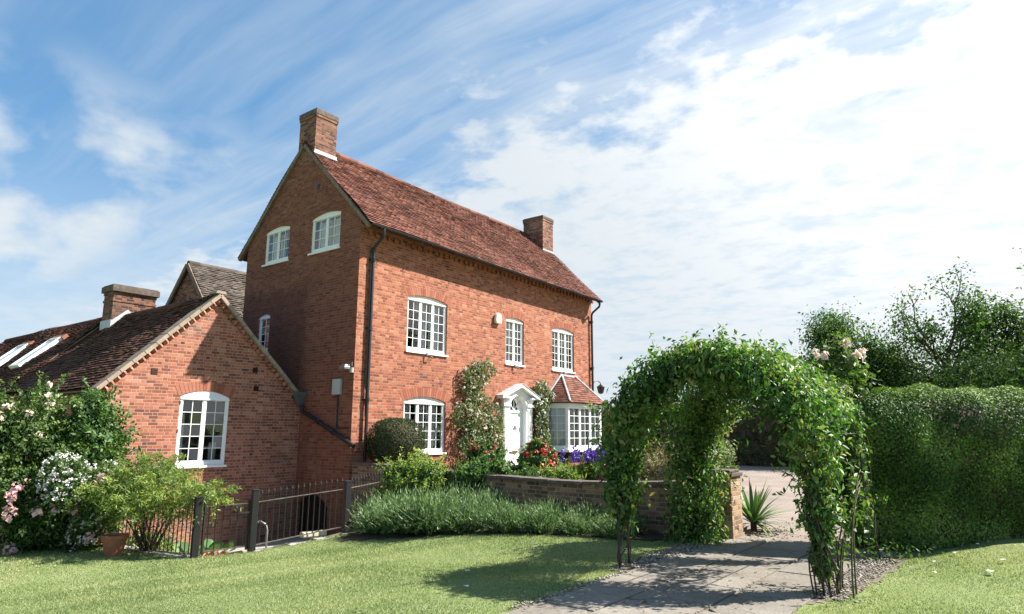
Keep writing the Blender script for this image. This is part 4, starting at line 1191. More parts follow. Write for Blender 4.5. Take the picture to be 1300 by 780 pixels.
# ================================================================== GARDEN WALL AND GATE PIER
WALL = [(.12, -.10), (.06, -1.2), (.0, -2.4), (-.08, -3.89), (-.25, -4.8), (-.48, -5.8), (-.55, -6.5), (-.52, -7.3), (-.40, -8.0), (-.30, -8.76)]
WTOP = [.86, .84, .80, .76, .75, .75, .75, .76, .80, .84]
def resample(pts, vals, step):
    P = np.array(pts); s = np.concatenate([[0], np.cumsum(np.linalg.norm(np.diff(P, axis=0), axis=1))])
    q = np.linspace(0, s[-1], int(s[-1]/step)+1)
    # smooth interpolation
    f = lambda v: np.convolve(np.pad(np.interp(q, s, v), 4, mode='edge'), np.ones(9)/9, 'valid')
    x, y, z = f(P[:, 0]), f(P[:, 1]), f(np.array(vals))
    x[0], y[0], x[-1], y[-1] = P[0, 0], P[0, 1], P[-1, 0], P[-1, 1]
    return np.stack([x, y, z], 1)
W_ = resample(WALL, WTOP, .22)
gw = empty('garden_wall', 'low curved brick garden wall with dark flat coping behind the lavender', 'wall', (-.3, -4.5, 0))
def ribbon(mb, line, half, zb, zt_off):
    n = len(line); vs = []
    for i in range(n):
        d = line[min(i+1, n-1)]-line[max(i-1, 0)]; nn = np.array([-d[1], d[0]])/np.hypot(d[0], d[1])
        for s in (-1, 1):
            x, y = line[i, :2]+nn*half*s
            vs += [(x, y, zb if zb is not None else line[i, 2]-.0), (x, y, line[i, 2]+zt_off)]
    fs = []
    for i in range(n-1):
        a, b = 4*i, 4*(i+1)
        fs += [(a, b, b+1, a+1), (a+3, b+3, b+2, a+2), (a+1, b+1, b+3, a+3), (a+2, b+2, b, a)]
    fs += [(0, 1, 3, 2), (4*n-4, 4*n-2, 4*n-1, 4*n-3)]
    mb.add([(x, y, z) for x, y, z in vs], [f[::-1] for f in fs])
mb = MB(); ribbon(mb, W_, .115, -.6, -.075); o = mb.build('wall', M_brick_wall, gw); o.location = (.3, 4.5, 0)
mb = MB(); i = 0
while i < len(W_)-1:       # coping of separate slabs
    j = min(i+3, len(W_)-1); seg = W_[i:j+1].copy(); seg[:, 2] += random.uniform(-.006, .006)
    d = seg[-1]-seg[-2]; seg[-1, :2] -= d[:2]*.03
    s2 = seg.copy(); s2[:, 2] -= .073
    b = MB(); n = len(seg)
    vs = []
    for k in range(n):
        dd = seg[min(k+1, n-1)]-seg[max(k-1, 0)]; nn = np.array([-dd[1], dd[0]])/np.hypot(dd[0], dd[1])
        for s in (-1, 1):
            x, y = seg[k, :2]+nn*.16*s
            vs += [(x, y, seg[k, 2]-.073), (x, y, seg[k, 2]-(.012 if s else 0))]
    fs = []
    for k in range(n-1):
        a, c = 4*k, 4*(k+1)
        fs += [(a+1, c+1, c, a), (a+2, c+2, c+3, a+3), (a+3, c+3, c+1, a+1), (a, c, c+2, a+2)]
    fs += [(2, 3, 1, 0), (4*n-3, 4*n-1, 4*n-2, 4*n-4)]
    mb.add(vs, fs); i = j
o = mb.build('coping', M_coping, gw, bevel=.006); o.location = (.3, 4.5, 0)
pier = empty('gate_pier', 'short square brick pier at the end of the garden wall beside the drive', 'pillar', (-.16, -8.98, 0))
mb = MB(); mb.box(-.22, .22, -.20, .20, -.1, .90); mb.build('shaft', brick_mat('buff_brick', [(0, (.12, .08, .05)), (.3, (.27, .17, .10)), (.7, (.40, .27, .165)), (1, (.50, .37, .25))], (.36, .30, .22), stain=.5), pier, bevel=.008)
mb = MB(); mb.box(-.25, .25, -.23, .23, .901, .96); mb.box(-.21, .21, -.19, .19, .961, 1.0); mb.build('cap', M_coping, pier, bevel=.012)
mb = MB(); mb.box(-.228, -.2205, -.14, .14, .55, .86); mb.build('ornament_panel', M_stone, pier, bevel=.004)

# ================================================================== IRON RAILINGS
def zf(p): return float(zt(p[0], p[1], False))
def railing(root, p0, p1, h0, h1, kind='railing', topz=None, spacing=.098, spear=True):
    p0 = Vector(p0); p1 = Vector(p1); ln = (p1-p0).length
    org = root.location
    def at(s, dz0, dz1): 
        q = p0.lerp(p1, s); return Vector((q.x, q.y, 0))
    za, zb = h0, h1              # (bottom rail z, top rail z) at either end
    mb = MB(); mb.bar((p0.x-org.x, p0.y-org.y, za[1]-org.z), (p1.x-org.x, p1.y-org.y, zb[1]-org.z), .03, .012); mb.build('top_rail', M_rail, root)
    mb = MB(); mb.bar((p0.x-org.x, p0.y-org.y, za[0]-org.z), (p1.x-org.x, p1.y-org.y, zb[0]-org.z), .034, .014); mb.build('bottom_rail', M_rail, root)
    n = max(2, int(ln/spacing)); first = None
    for k in range(n):
        s = (k+.5)/n; q = p0.lerp(p1, s); z0 = za[0]+(zb[0]-za[0])*s; z1 = za[1]+(zb[1]-za[1])*s
        if first is None:
            b = MB(); hh = z1-z0; top = hh+(.13 if spear else 0)
            b.tube([(0, 0, 0), (0, 0, top)], .0085, 6)
            if spear: b.lathe([(.004, top-.02), (.017, top+.0), (.010, top+.03), (.0015, top+.065)], 6)
            o = b.build('baluster', M_black, root); first = o
        else:
            o = first.copy(); COL.objects.link(o); o.parent = root
        o.location = (q.x-org.x, q.y-org.y, z0-org.z)
def post(name, label, x, y, zb, zt_, w_=.10, group='black timber fence posts'):
    o = MB(); o.box(-w_/2, w_/2, -w_/2, w_/2, 0, zt_-zb); o.box(-w_/2-.006, w_/2+.006, -w_/2-.006, w_/2+.006, zt_-zb+.001, zt_-zb+.02)
    p = o.build(name, M_blackwood, bevel=.006); p.location = (x, y, zb); p.rotation_euler = (0, 0, R(-14))
    return tag(p, label, 'post', group)
post('fence_post', 'black square timber post left of the iron gate, by the lime green shrub', -4.97, -2.55, -.42, .53)
post('fence_post', 'tallest black square timber post, right of the iron gate', -4.16, -2.78, -.42, .60)
post('fence_post', 'black timber post at the end of the railing beside the lavender', -2.52, -3.05, -.35, .66)
post('fence_post', 'black timber post half hidden under the lime green shrub', -5.30, -.55, -.5, .55, .09)
g = empty('iron_railing', 'black iron railing between the tall post and the lavender, pale worn rails', 'railing', (-3.3, -2.9, -.3)); g['group'] = 'iron railings'
railing(g, (-4.10, -2.79, 0), (-2.58, -3.04, 0), (-.24, .42), (-.10, .54))
g2 = empty('iron_railing', 'black iron railing running back from the gate under the lime green shrub', 'railing', (-5.1, -1.5, -.3)); g2['group'] = 'iron railings'
railing(g2, (-5.28, -.60, 0), (-4.99, -2.48, 0), (-.34, .40), (-.30, .42), spear=False)
g3 = empty('iron_railing', 'black iron railing hidden among the lavender, running to the brick wall', 'railing', (-1.5, -2.6, -.2)); g3['group'] = 'iron railings'
railing(g3, (-2.46, -3.04, 0), (-.35, -2.3, 0), (-.12, .55), (.0, .62))
gt = empty('iron_gate', 'low black iron gate with latch between two timber posts', 'gate', (-4.6, -2.67, -.3))
railing(gt, (-4.86, -2.585, 0), (-4.25, -2.757, 0), (-.27, .39), (-.25, .41), spear=False)
for x, y in ((-4.87, -2.582), (-4.24, -2.76)):
    mb = MB(); mb.box(x+4.6-.016, x+4.6+.016, y+2.67-.016, y+2.67+.016, .0, .76); mb.build('stile', M_black, gt)
mb = MB(); mb.box(.16, .36, -.12, -.09, .56, .585); mb.tube([(.18, -.115, .70), (.18, -.115, .58)], .012, 6); mb.box(.10, .2, -.13, -.10, .67, .70); mb.build('latch', M_black, gt)
# stone kerb under the railings
for (a, b, lab) in ((FENCE[0], FENCE[1], 'grey stone kerb under the railing left of the gate'), (FENCE[2], FENCE[3], 'grey stone kerb under the railing right of the gate')):
    mb = MB(); za, zb = zf(a), zf(b)
    A = Vector((*a, 0)); B = Vector((*b, 0)); d = (B-A).normalized(); n = Vector((-d.y, d.x, 0)); k = 0.0; ln = (B-A).length
    while k < ln:
        e = min(k+random.uniform(.4, .6), ln); p = A+d*(k+.006); q = A+d*(e-.006); z = zf(p)-.02+random.uniform(-.01, .01)
        mb.prism([p+n*.11+Vector((0, 0, z-.35)), p-n*.11+Vector((0, 0, z-.35)), q-n*.11+Vector((0, 0, z-.35)), q+n*.11+Vector((0, 0, z-.35))], (0, 0, .38)); k = e
    tag(mb.build('stone_kerb', M_concrete, bevel=.012), lab, 'kerb', 'stone kerbs under the railings')
# curved handrail end and odd block by the cellar
mb = MB(); mb.tube([(-3.55, -2.25, -.75), (-3.55, -2.25, -.12), (-3.57, -2.23, -.03), (-3.64, -2.16, .03), (-3.71, -2.10, -.03), (-3.74, -2.07, -.14), (-3.74, -2.07, -.75)], .016, 8)
tag(mb.build('handrail', plain('bright_steel', (.33, .33, .32), .4, .5, metal=.6), smooth=True), 'bent steel handrail hoop rising behind the railing', 'handrail')
mb = MB(); mb.box(-.22, .22, -.08, .08, 0, .09); o = mb.build('stone_block', plain('cream_stone', (.55, .5, .36), .9, .2, var=.2, scale=10), bevel=.02)
o.location = (-2.95, -2.72, zf((-2.95, -2.72))-.0); o.rotation_euler = (0, 0, R(-12)); tag(o, 'pale stone block lying at the foot of the railing by the cellar arch', 'stone')

# ================================================================== POTS AND COURTYARD PLANTS
def pot(label, x, y, z, r, h):
    e = empty('flower_pot', label, 'flower pot', (x, y, z))
    mb = MB(); mb.lathe([(r*.68, 0), (r*.98, h*.82), (r*1.08, h*.82), (r*1.1, h), (r*.98, h), (r*.93, h*.88), (.01, h*.87)], 24); smooth_angle(mb.build('pot', M_terra, e), 35)
    mb = MB(); mb.lathe([(r*.92, h*.885), (.01, h*.9)], 20); mb.build('compost', M_soil, e)
    return e
pot('terracotta pot at the edge of the lawn under the white flowering shrub', -5.66, -1.45, zf((-5.66, -1.45)), .175, .30)
bp = empty('potted_plant', 'broad leaved plant in a terracotta trough behind the iron gate', 'plant', (-4.35, -1.75, -.86))
mb = MB(); mb.box(-.40, .40, -.14, .14, 0, .30); mb.box(-.42, .42, -.16, .16, .30, .34); mb.build('trough', M_terra, bp, bevel=.012)
lf = MB()
for k in range(26):
    a = random.uniform(0, 6.28); c = Vector((random.uniform(-.34, .34), random.uniform(-.1, .1), .36)); l = random.uniform(.13, .22); el = random.uniform(.35, 1.2)
    d = Vector((math.cos(a)*math.cos(el), math.sin(a)*math.cos(el), math.sin(el))); sd = d.cross(Vector((0, 0, 1))).normalized(); nn = sd.cross(d)
    lf.cur = random.random(); pts = []
    base = c+d*.08
    ring_ = [(0, 0), (.3, .42), (.65, .55), (.9, .32), (1, 0), (.9, -.32), (.65, -.55), (.3, -.42)]
    vs = [base+d*(u*l)+sd*(v*l*.9)+nn*(-.10*l*(2*abs(v))**2+.05*l*math.sin(u*3)) for u, v in ring_]+[base+d*(.5*l)-nn*.02*l]
    lf.add(vs, [(8, i, (i+1) % 8) for i in range(8)])
    lf.tube([c, base], .006, 5)
lf.build('foliage', leaf_mat('glossy_round_leaf', [(0, (.04, .10, .03)), (.6, (.09, .19, .05)), (1, (.20, .30, .09))], .25, .3, .5), bp, smooth=True)
blooms('blossom', np.stack([rng.uniform(-.3, .3, 22), rng.uniform(-.16, -.05, 22), rng.uniform(.34, .42, 22)], 1), .05, M_fl_red, bp, per=7)
sp = bush('leafy_plant', 'green bedding plants growing in the courtyard behind the left railing', 'plant', (-4.35, .2, -.62), (.55, .8, .35), 2600, .09, .045, M_leaf_lime, k=8)[0]

# ================================================================== SHRUBS LEFT OF THE WING
e, lu = bush('climbing_shrub', 'tall leafy climber covering the left corner of the brick wing', 'climbing plant', (-5.15, 1.0, .92), (.78, .85, 1.4), 11000, .10, .05, M_leaf, k=14, size=(.32, .5), ground=-.6, droop=.35)
e, lu = bush('rose_bush', 'pink rose bush at the far left by the roof eaves', 'rose bush', (-6.35, 1.3, .95), (1.05, .9, 1.35), 12000, .075, .045, M_leaf_rose, k=14, size=(.32, .5), ground=-.36)
P, N = surf_on(lu, 26, .2, (-.75, -.5, .4)); blooms('blossom', P+N*.06, .085, M_fl_blush, e, per=14)
e, lu = bush('rose_bush', 'dark leafed rose bush with big pink blooms left of the white flowering shrub', 'rose bush', (-6.25, .05, .35), (.75, .7, .8), 8500, .07, .042, M_leaf_dark, k=12, size=(.35, .5), ground=-.36)
P, N = surf_on(lu, 11, .35, (-.75, -.6, .3)); blooms('blossom', P+N*.07, .11, M_fl_pink, e, per=22)
e, lu = bush('white_flowering_shrub', 'rounded shrub thick with small white blossom beside the terracotta pot', 'shrub', (-5.85, -.45, .30), (.62, .60, .82), 9500, .06, .034, M_leaf_rose, k=13, size=(.33, .5), ground=-.36)
P, N = surf_on(lu, 420, .05, (-.6, -.65, .45)); o = blooms('blossom', P+N*.035, .043, M_fl_white, e, per=6); o['kind'] = 'stuff'
P, N = surf_on(lu, 5, .3, (-.75, -.6, .3)); blooms('blossom', P+N*.06, .09, M_fl_pink, e, per=18)
# feathery lime shrub over the railing
e = empty('lime_green_shrub', 'feathery lime green shrub spreading over the black railing', 'shrub', (-5.15, -1.45, -.45))
lu = [(-.20, .55, 1.12, .45, .40, .30), (.0, .05, 1.22, .42, .42, .30), (.1, -.45, 1.10, .40, .36, .26), (.26, -.75, 1.02, .34, .30, .20), (.42, -1.0, .98, .26, .22, .16), (-.45, .1, .98, .38, .4, .28), (.3, .35, 1.28, .34, .32, .24), (.15, .9, 1.0, .36, .36, .30), (-.35, -.4, .88, .3, .32, .24), (-.5, .55, .85, .35, .35, .3), (.05, -.75, .80, .24, .24, .18)]
P, N = lump_points(9000, lu, .35, .8); leaves('foliage', P, N+np.array((0, 0, .3)), .085, .020, M_leaf_lime, e, jit=.8, droop=.25)
SP, SN = lump_points(150, lu, .85, .3); mb = MB(); LP = []
for p, n_ in zip(SP, SN):      # arching sprays
    d = Vector(n_)*.8+Vector((0, 0, .25)); l = random.uniform(.14, .34); p = Vector(p)
    pts = [p+d*(l*s)-Vector((0, 0, .5*l*s*s)) for s in np.linspace(0, 1, 6)]; pass
    LP += [v+Vector((random.gauss(0, .025), random.gauss(0, .025), random.gauss(0, .02))) for v in pts[1:] for _ in range(9)]
leaves('foliage', np.array([tuple(v) for v in LP]), rng.normal(0, .6, (len(LP), 3))+np.array((0, 0, .8)), .075, .018, M_leaf_lime, e, bias=.15, droop=.3)
stems('stem', (0, 0, 0), [(x*.8, y*.8, z) for x, y, z, *_ in lu]+[(.05, -.1, .9), (-.1, .1, .8)], .022, M_bark, e)
P = np.stack([rng.normal(0, .22, 700), rng.normal(-.1, .3, 700), rng.uniform(.1, .8, 700)], 1); leaves('foliage', P, rng.normal(0, 1, (700, 3)), .06, .02, leaf_mat('brown_leaf', [(0, (.05, .06, .02)), (1, (.16, .12, .06))], .15), e)

# ================================================================== PLANTS ALONG THE HOUSE FRONT
def clipped(name, label, cat, c, r, n, L_, W_l, m, p=2.6, ground=0.1, wob=.05):
    e = empty(name, label, cat, (c[0], c[1], ground))
    u = rng.normal(0, 1, (n*2, 3)); d = unit(u); d = d[d[:, 2] > -.75][:n]
    k = (np.abs(d)**p).sum(1)**(-1/p)
    rad = k*(1-.10*rng.random(len(d))**2)*(1+wob*np.sin(d[:, 0]*7+1)*np.sin(d[:, 1]*6)*np.sin(d[:, 2]*5+2))
    P = d*rad[:, None]*np.array(r)+np.array((0, 0, c[2]-ground))
    leaves('foliage', P, d, L_, W_l, m, e, jit=.65)
    core = MB(); pts = []
    core.lathe([(.05, (c[2]-ground)-r[2]*.86)]+[(math.cos(a)**.75*.86, (c[2]-ground)+math.sin(a)*r[2]*.86) for a in np.linspace(-1.2, 1.35, 9)]+[(.03, (c[2]-ground)+r[2]*.86)], 18)
    core.v = [(x*r[0], y*r[1], z) for x, y, z in core.v]
    core.build('branches', M_bark, e, smooth=True)
    mb = MB(); mb.tube([(0, 0, -.05), (0, 0, max(.2, c[2]-ground))], .05, 8); mb.build('trunk', M_bark, e)
    return e
clipped('clipped_box_bush', 'dark clipped dome of box at the front corner of the house', 'bush', (.78, -.72, 1.28), (.66, .6, .58), 15000, .034, .022, M_leaf_box, ground=.15)
def b2(px_label, cat, c, r, n, L_, W_l, m, **kw): return bush(kw.pop('name', 'shrub'), px_label, cat, c, r, n, L_, W_l, m, **kw)
b2('pale green shrub with cream tipped leaves against the end of the garden wall', 'shrub', (-.75, -2.85, .46), (.70, .85, .62), 10000, .075, .04, M_leaf_lime, k=12, size=(.34, .5), ground=-.15)
b2('dark green leafy shrub hanging over the coping beside the pale shrub', 'shrub', (-.05, -3.95, .58), (.50, .75, .44), 6500, .085, .05, M_leaf, k=9, size=(.36, .52), ground=.12)
b2('low green shrub behind the coping, under the climbing rose', 'shrub', (.55, -4.5, .50), (.5, .75, .36), 4600, .08, .045, M_leaf_vine, k=9, ground=.12)
e, lu = b2('geranium plant with scarlet flowers below the climbing rose', 'flowering plant', (.75, -3.55, .92), (.42, .5, .34), 2400, .08, .06, M_leaf, k=7, ground=.12, name='geranium')
P, N = surf_on(lu, 26, .25, (-.6, -.6, .6)); blooms('blossom', P+N*.08, .066, leaf_mat('rust_red_petal', [(0, (.25, .03, .02)), (1, (.42, .09, .06))], .2, tcol=(1, .8, .8)), e, per=14)
e, lu = b2('geranium plant with bright red flower heads left of the white door', 'flowering plant', (1.0, -4.75, .92), (.42, .45, .32), 2400, .08, .06, M_leaf, k=7, ground=.12, name='geranium')
P, N = surf_on(lu, 26, .2, (-.6, -.6, .6)); blooms('blossom', P+N*.09, .066, M_fl_red, e, per=14)
e, lu = b2('grey green bedding plant with a few coral flowers before the door', 'flowering plant', (.85, -5.15, .62), (.4, .5, .34), 2800, .06, .03, M_leaf_climb, k=7, ground=.12, name='bedding_plant')
P, N = surf_on(lu, 12, .2, (-.6, -.6, .6)); blooms('blossom', P+N*.06, .06, M_fl_pink, e, per=10)
def spikes(label, c, r, n, fm, name, lm=M_leaf_lime):
    e, lu = b2(label, 'flowering plant', (c[0], c[1], c[2]-.1), (r[0], r[1], r[2]), 2200, .10, .022, lm, k=6, ground=.12, name=name)
    k = 17; Ps = []
    for i in range(k):
        x, y = rng.normal(0, r[0]*.45), rng.normal(0, r[1]*.45); z0 = c[2]-.12+r[2]*.7
        h = rng.uniform(.14, .26); zz = np.linspace(0, h, 9)
        Ps.append(np.stack([x+zz*rng.normal(0, .15), y+zz*rng.normal(0, .15), z0+zz], 1))
    P = np.concatenate(Ps); P = np.repeat(P, 5, 0)+rng.normal(0, .014, (len(P)*5, 3))
    leaves('blossom', P, rng.normal(0, 1, P.shape), .05, .045, fm, e, jit=.5)
    return e
spikes('left clump of violet flower spikes, in the bed before the door', (.75, -5.95, .78), (.34, .36, .32), 0, M_fl_purple, 'salvia')
spikes('right clump of violet flower spikes, in the bed before the bay window', (.95, -6.45, .80), (.42, .36, .32), 0, M_fl_purple, 'salvia')
e, lu = b2('magenta flowered bedding plant between the two violet clumps', 'flowering plant', (1.35, -6.0, .72), (.42, .45, .36), 2200, .06, .035, M_leaf, k=7, ground=.12, name='bedding_plant')
P, N = surf_on(lu, 22, .2, (-.6, -.6, .6)); blooms('blossom', P+N*.06, .07, M_fl_mag, e, per=12)
e, lu = b2('crimson flowered bedding plant at the right end of the flower bed', 'flowering plant', (.55, -6.75, .66), (.36, .36, .34), 2200, .06, .035, M_leaf_lime, k=7, ground=.12, name='bedding_plant')
P, N = surf_on(lu, 18, .2, (-.6, -.6, .6)); blooms('blossom', P+N*.05, .07, M_fl_mag, e, per=12)
b2('bright green strappy bedding plant just behind the coping', 'plant', (.12, -5.75, .62), (.26, .55, .26), 2200, .14, .02, M_leaf_lime, k=7, ground=.12, name='leafy_plant')
b2('low green edging plant just behind the coping, left of the strappy plant', 'plant', (.2, -5.05, .60), (.28, .5, .28), 2600, .06, .035, M_leaf, k=7, ground=.12, name='leafy_plant')
b2('straw coloured shrub behind the garden wall under the bay window', 'shrub', (.85, -7.25, .78), (.5, .5, .52), 8000, .055, .016, M_leaf_gold, k=11, ground=.12)
b2('straw coloured shrub seen through the arch between its left columns', 'shrub', (.75, -8.15, .72), (.55, .5, .60), 8000, .055, .018, M_leaf_gold, k=11, ground=.05)
b2('olive green shrub behind the straw coloured shrubs by the pier', 'shrub', (1.7, -8.0, .9), (.6, .6, .85), 6000, .07, .035, M_leaf_climb, k=11, ground=.02)

# climbing roses on the facade
def climber(label, cs, n, parts_m, fl, nfl, base):
    e = empty('climbing_rose', label, 'climbing rose', base)
    lu = [(x-base[0], y-base[1], z-base[2], a, b, c) for x, y, z, a, b, c in cs]
    P, N = lump_points(n, lu, .45, .7); P[:, 1] = np.minimum(P[:, 1], -base[1]-.02)
    leaves('foliage', P, N+np.array((-.1, -.45, .1)), .085, .05, parts_m, e, jit=.8, droop=.3)
    Pf, Nf = surf_on(lu, nfl, .1, (-.4, -.9, .3)); blooms('blossom', Pf, .06, fl, e, per=9)
    mb = MB()
    for x, y, z, a, b, c in lu:
        for s in (-.5, .35):
            tp = Vector((x+s*a, -base[1]-.05, z+c*.5)); b0 = Vector((random.gauss(0, .15), -base[1]-.06, 0)); mid = b0.lerp(tp, .5)+Vector((random.gauss(0, .12), -.04, 0))
            mb.tube([b0, b0.lerp(mid, .5), mid, tp], [.016, .014, .011, .006], 6)
    mb.build('stem', M_bark, e, smooth=True)
    return e
climber('big climbing rose on the brickwork left of the white door', [(4.35, -.18, 3.15, .62, .17, .45), (4.75, -.18, 3.35, .5, .15, .3), (4.15, -.18, 2.75, .45, .17, .35), (4.45, -.2, 2.35, .6, .18, .4), (3.9, -.24, 1.95, .62, .24, .45), (4.55, -.25, 1.7, .75, .26, .5), (5.1, -.22, 2.0, .48, .2, .4), (4.1, -.28, 1.2, .62, .28, .5), (4.9, -.28, 1.05, .7, .28, .55), (5.25, -.2, 1.5, .35, .2, .4), (4.5, -.25, .6, .9, .28, .5)], 6500, M_leaf_climb, M_fl_blush, 34, (4.5, -.12, .15))
climber('narrow climbing rose between the white door and the bay window', [(7.65, -.18, 2.95, .38, .16, .28), (7.95, -.18, 2.7, .38, .16, .3), (7.6, -.2, 2.4, .36, .18, .35), (7.55, -.22, 1.9, .34, .2, .4), (7.6, -.24, 1.4, .32, .22, .4), (7.7, -.24, .9, .4, .24, .4), (7.65, -.22, .5, .45, .24, .35)], 3600, M_leaf_climb, M_fl_white, 26, (7.6, -.12, .15))

# ================================================================== LAVENDER
def lavender(name):
    n = 520
    a = rng.uniform(0, 6.28, n); el = np.clip(rng.normal(1.15, .28, n), .35, 1.55); h = rng.uniform(.28, .56, n)*(1+.18*np.sin(a*3))
    b = np.stack([rng.normal(0, .10, n), rng.normal(0, .10, n), np.zeros(n)], 1)
    d = np.stack([np.cos(a)*np.cos(el), np.sin(a)*np.cos(el), np.sin(el)], 1)
    P, N = [], []
    for s in np.linspace(.25, .97, 9):
        P.append(b+d*(h*s)[:, None]+rng.normal(0, .008, (n, 3))-np.array((0, 0, .12))*(s*np.cos(el)[:, None])**2); N.append(rng.normal(0, 1, (n, 3)))
    P = np.concatenate(P); N = np.concatenate(N)
    dd = np.tile(d, (9, 1)); t = unit(dd+rng.normal(0, .32, dd.shape)); sd = unit(np.cross(t, N))
    l = rng.uniform(.05, .09, (len(P), 1)); w_ = l*.09+.0022
    V = np.stack([P-sd*w_, P+sd*w_, P+t*l], 1).reshape(-1, 3); F = np.arange(len(V)).reshape(-1, 3)
    hz = np.clip(P[:, 2]/.5, 0, 1)
    r = np.clip(rng.beta(2, 2, len(P))*.8+.15*hz, 0, 1)
    k = 90; i = rng.choice(n, k); st = b[i]+d[i]*(h[i]*.75)[:, None]; en = b[i]+d[i]*(h[i]+rng.uniform(.08, .20, k))[:, None]
    sd = unit(np.cross(d[i], rng.normal(0, 1, (k, 3))))
    V2 = np.stack([st-sd*.003, st+sd*.003, en], 1).reshape(-1, 3)
    hd = en+d[i]*.03; lo = en-d[i]*.05
    V3 = np.stack([lo-sd*.008, lo+sd*.008, hd], 1).reshape(-1, 3)
    V = np.concatenate([V, V2, V3]); F = np.arange(len(V)).reshape(-1, 3); r = np.concatenate([r, np.full(k, .7), rng.uniform(.2, .9, k)])
    me1 = np_mesh('lavender_foliage', V, F, r); me1.materials.append(M_lav)
    return me1
LV = [lavender(0) for _ in range(3)]
LPOS = [(-2.42, -3.72), (-1.85, -3.3), (-1.35, -2.85), (-2.28, -4.3), (-1.7, -3.75), (-.95, -3.4), (-2.12, -4.75), (-1.4, -4.4), (-.75, -4.15), (-1.82, -5.3), (-1.2, -5.05), (-1.62, -5.9), (-1.05, -5.7), (-1.48, -6.5), (-.98, -6.35), (-1.36, -7.1), (-.92, -7.0), (-1.22, -7.7), (-.85, -7.65), (-.7, -4.9)]
LNAME = ['front row of the lavender, beside the last fence post', 'back row, against the hidden railing', 'back row, nearest the house wall', 'front row, second from the fence post', 'second row behind the fence post end', 'back row under the pale green shrub', 'front row, third from the fence post', 'middle row below the dark shrub', 'close against the wall below the dark shrub', 'front row, at the middle of the lawn edge', 'against the wall at the middle of the bed', 'front row, just right of the bed middle', 'against the wall just right of the middle', 'front row below the violet flowers', 'against the wall below the violet flowers', 'front row below the straw shrub', 'against the wall below the straw shrub', 'last of the front row near the arch', 'last against the wall near the arch', 'tucked under the coping left of the middle']
for i, ((x, y), nm) in enumerate(zip(LPOS, LNAME)):
    e = empty('lavender_bush', 'grey green lavender clump, ' + nm, 'lavender', (x, y, zf((x, y))-.02), random.uniform(0, 6.28), 'lavender clumps along the garden wall')
    s = random.uniform(.98, 1.3)*(.98 if y > -5 else .88)
    if i >= 15: s *= .85
    e.scale = (s*1.08, s*1.08, s*random.uniform(.74, .98))
    o = bpy.data.objects.new('foliage', LV[i % 3]); COL.objects.link(o); o.parent = e
# ================================================================== ROSE ARCH
YC, HR, SPR = -9.97, 1.10, 1.26
arch = empty('garden_arch', 'black iron tunnel arch smothered in green climbing leaves over the path', 'garden arch', (-2.0, YC, 0))
def hoop_line(x, n=40, yoff=0):
    pts = [(x, YC+HR, z) for z in np.linspace(-.05, SPR, 8)]
    pts += [(x, YC+HR*math.cos(a), SPR+HR*math.sin(a)) for a in np.linspace(0, math.pi, n)[1:-1]]
    pts += [(x, YC-HR, z) for z in np.linspace(SPR, -.05, 8)]
    return [(a+2.0, b-YC, c) for a, b, c in pts]
for xa in (-3.27, -3.05, -.92, -.70):
    mb = MB(); mb.tube(hoop_line(xa), .011, 7); mb.build('hoop', M_black, arch, smooth=True)
for x0 in (-3.27, -.92):
    mb = MB()
    for s in (1, -1):
        for z in np.arange(.2, 1.3, .28): mb.tube([(x0+2, s*HR, z), (x0+2.22, s*HR, z+.0)], .006, 5)
        for z in np.arange(.2, 1.1, .28): mb.tube([(x0+2, s*HR, z), (x0+2.11, s*HR, z+.14), (x0+2.22, s*HR, z+.28)], .005, 5)
    mb.build('tie_bar', M_black, arch)
mb = MB()
for a in (15, 50, 90, 130, 165): mb.tube([(-1.3, HR*math.cos(R(a)), SPR+HR*math.sin(R(a))), (1.35, HR*math.cos(R(a)), SPR+HR*math.sin(R(a)))], .008, 6)
mb.build('purlin', M_black, arch)
def along_hoop(x, n, rad, s0, s1, out=.10):
    """leaf points round a hoop from s0 to s1 (0 = left foot, 1 = right foot)"""
    tot = 2*SPR+math.pi*HR
    s = rng.uniform(s0, s1, n)*tot
    P = np.zeros((n, 3)); C_ = np.zeros((n, 3))
    a = np.clip((s-SPR)/HR, 0, math.pi)
    C_[:, 1] = YC+HR*np.cos(a); C_[:, 2] = np.where(s < SPR, s, np.where(s > SPR+math.pi*HR, tot-s, SPR+HR*np.sin(a)))
    C_[:, 0] = x
    outv = np.stack([np.zeros(n), np.cos(a), np.sin(a)], 1)
    C_ += outv*out
    d = rng.normal(0, 1, (n, 3)); d = unit(d)
    rr = np.array([np.interp(q/tot, [k for k, _ in rad], [v for _, v in rad]) for q in s])
    lump = 1+.34*np.sin(s*5.3+x)*np.sin(s*3.1+2*x)+.18*np.sin(s*13+3*x)
    rr = rr*lump*np.where(rng.random(n) < .10, 1+.30*np.minimum(np.abs(rng.normal(0, 1, n)), 1.6), .45+.55*rng.random(n)**.6)
    P = C_+d*rr[:, None]*np.array([1.15, 1, 1])
    P[:, 2] = np.maximum(P[:, 2], .03)
    return P, d
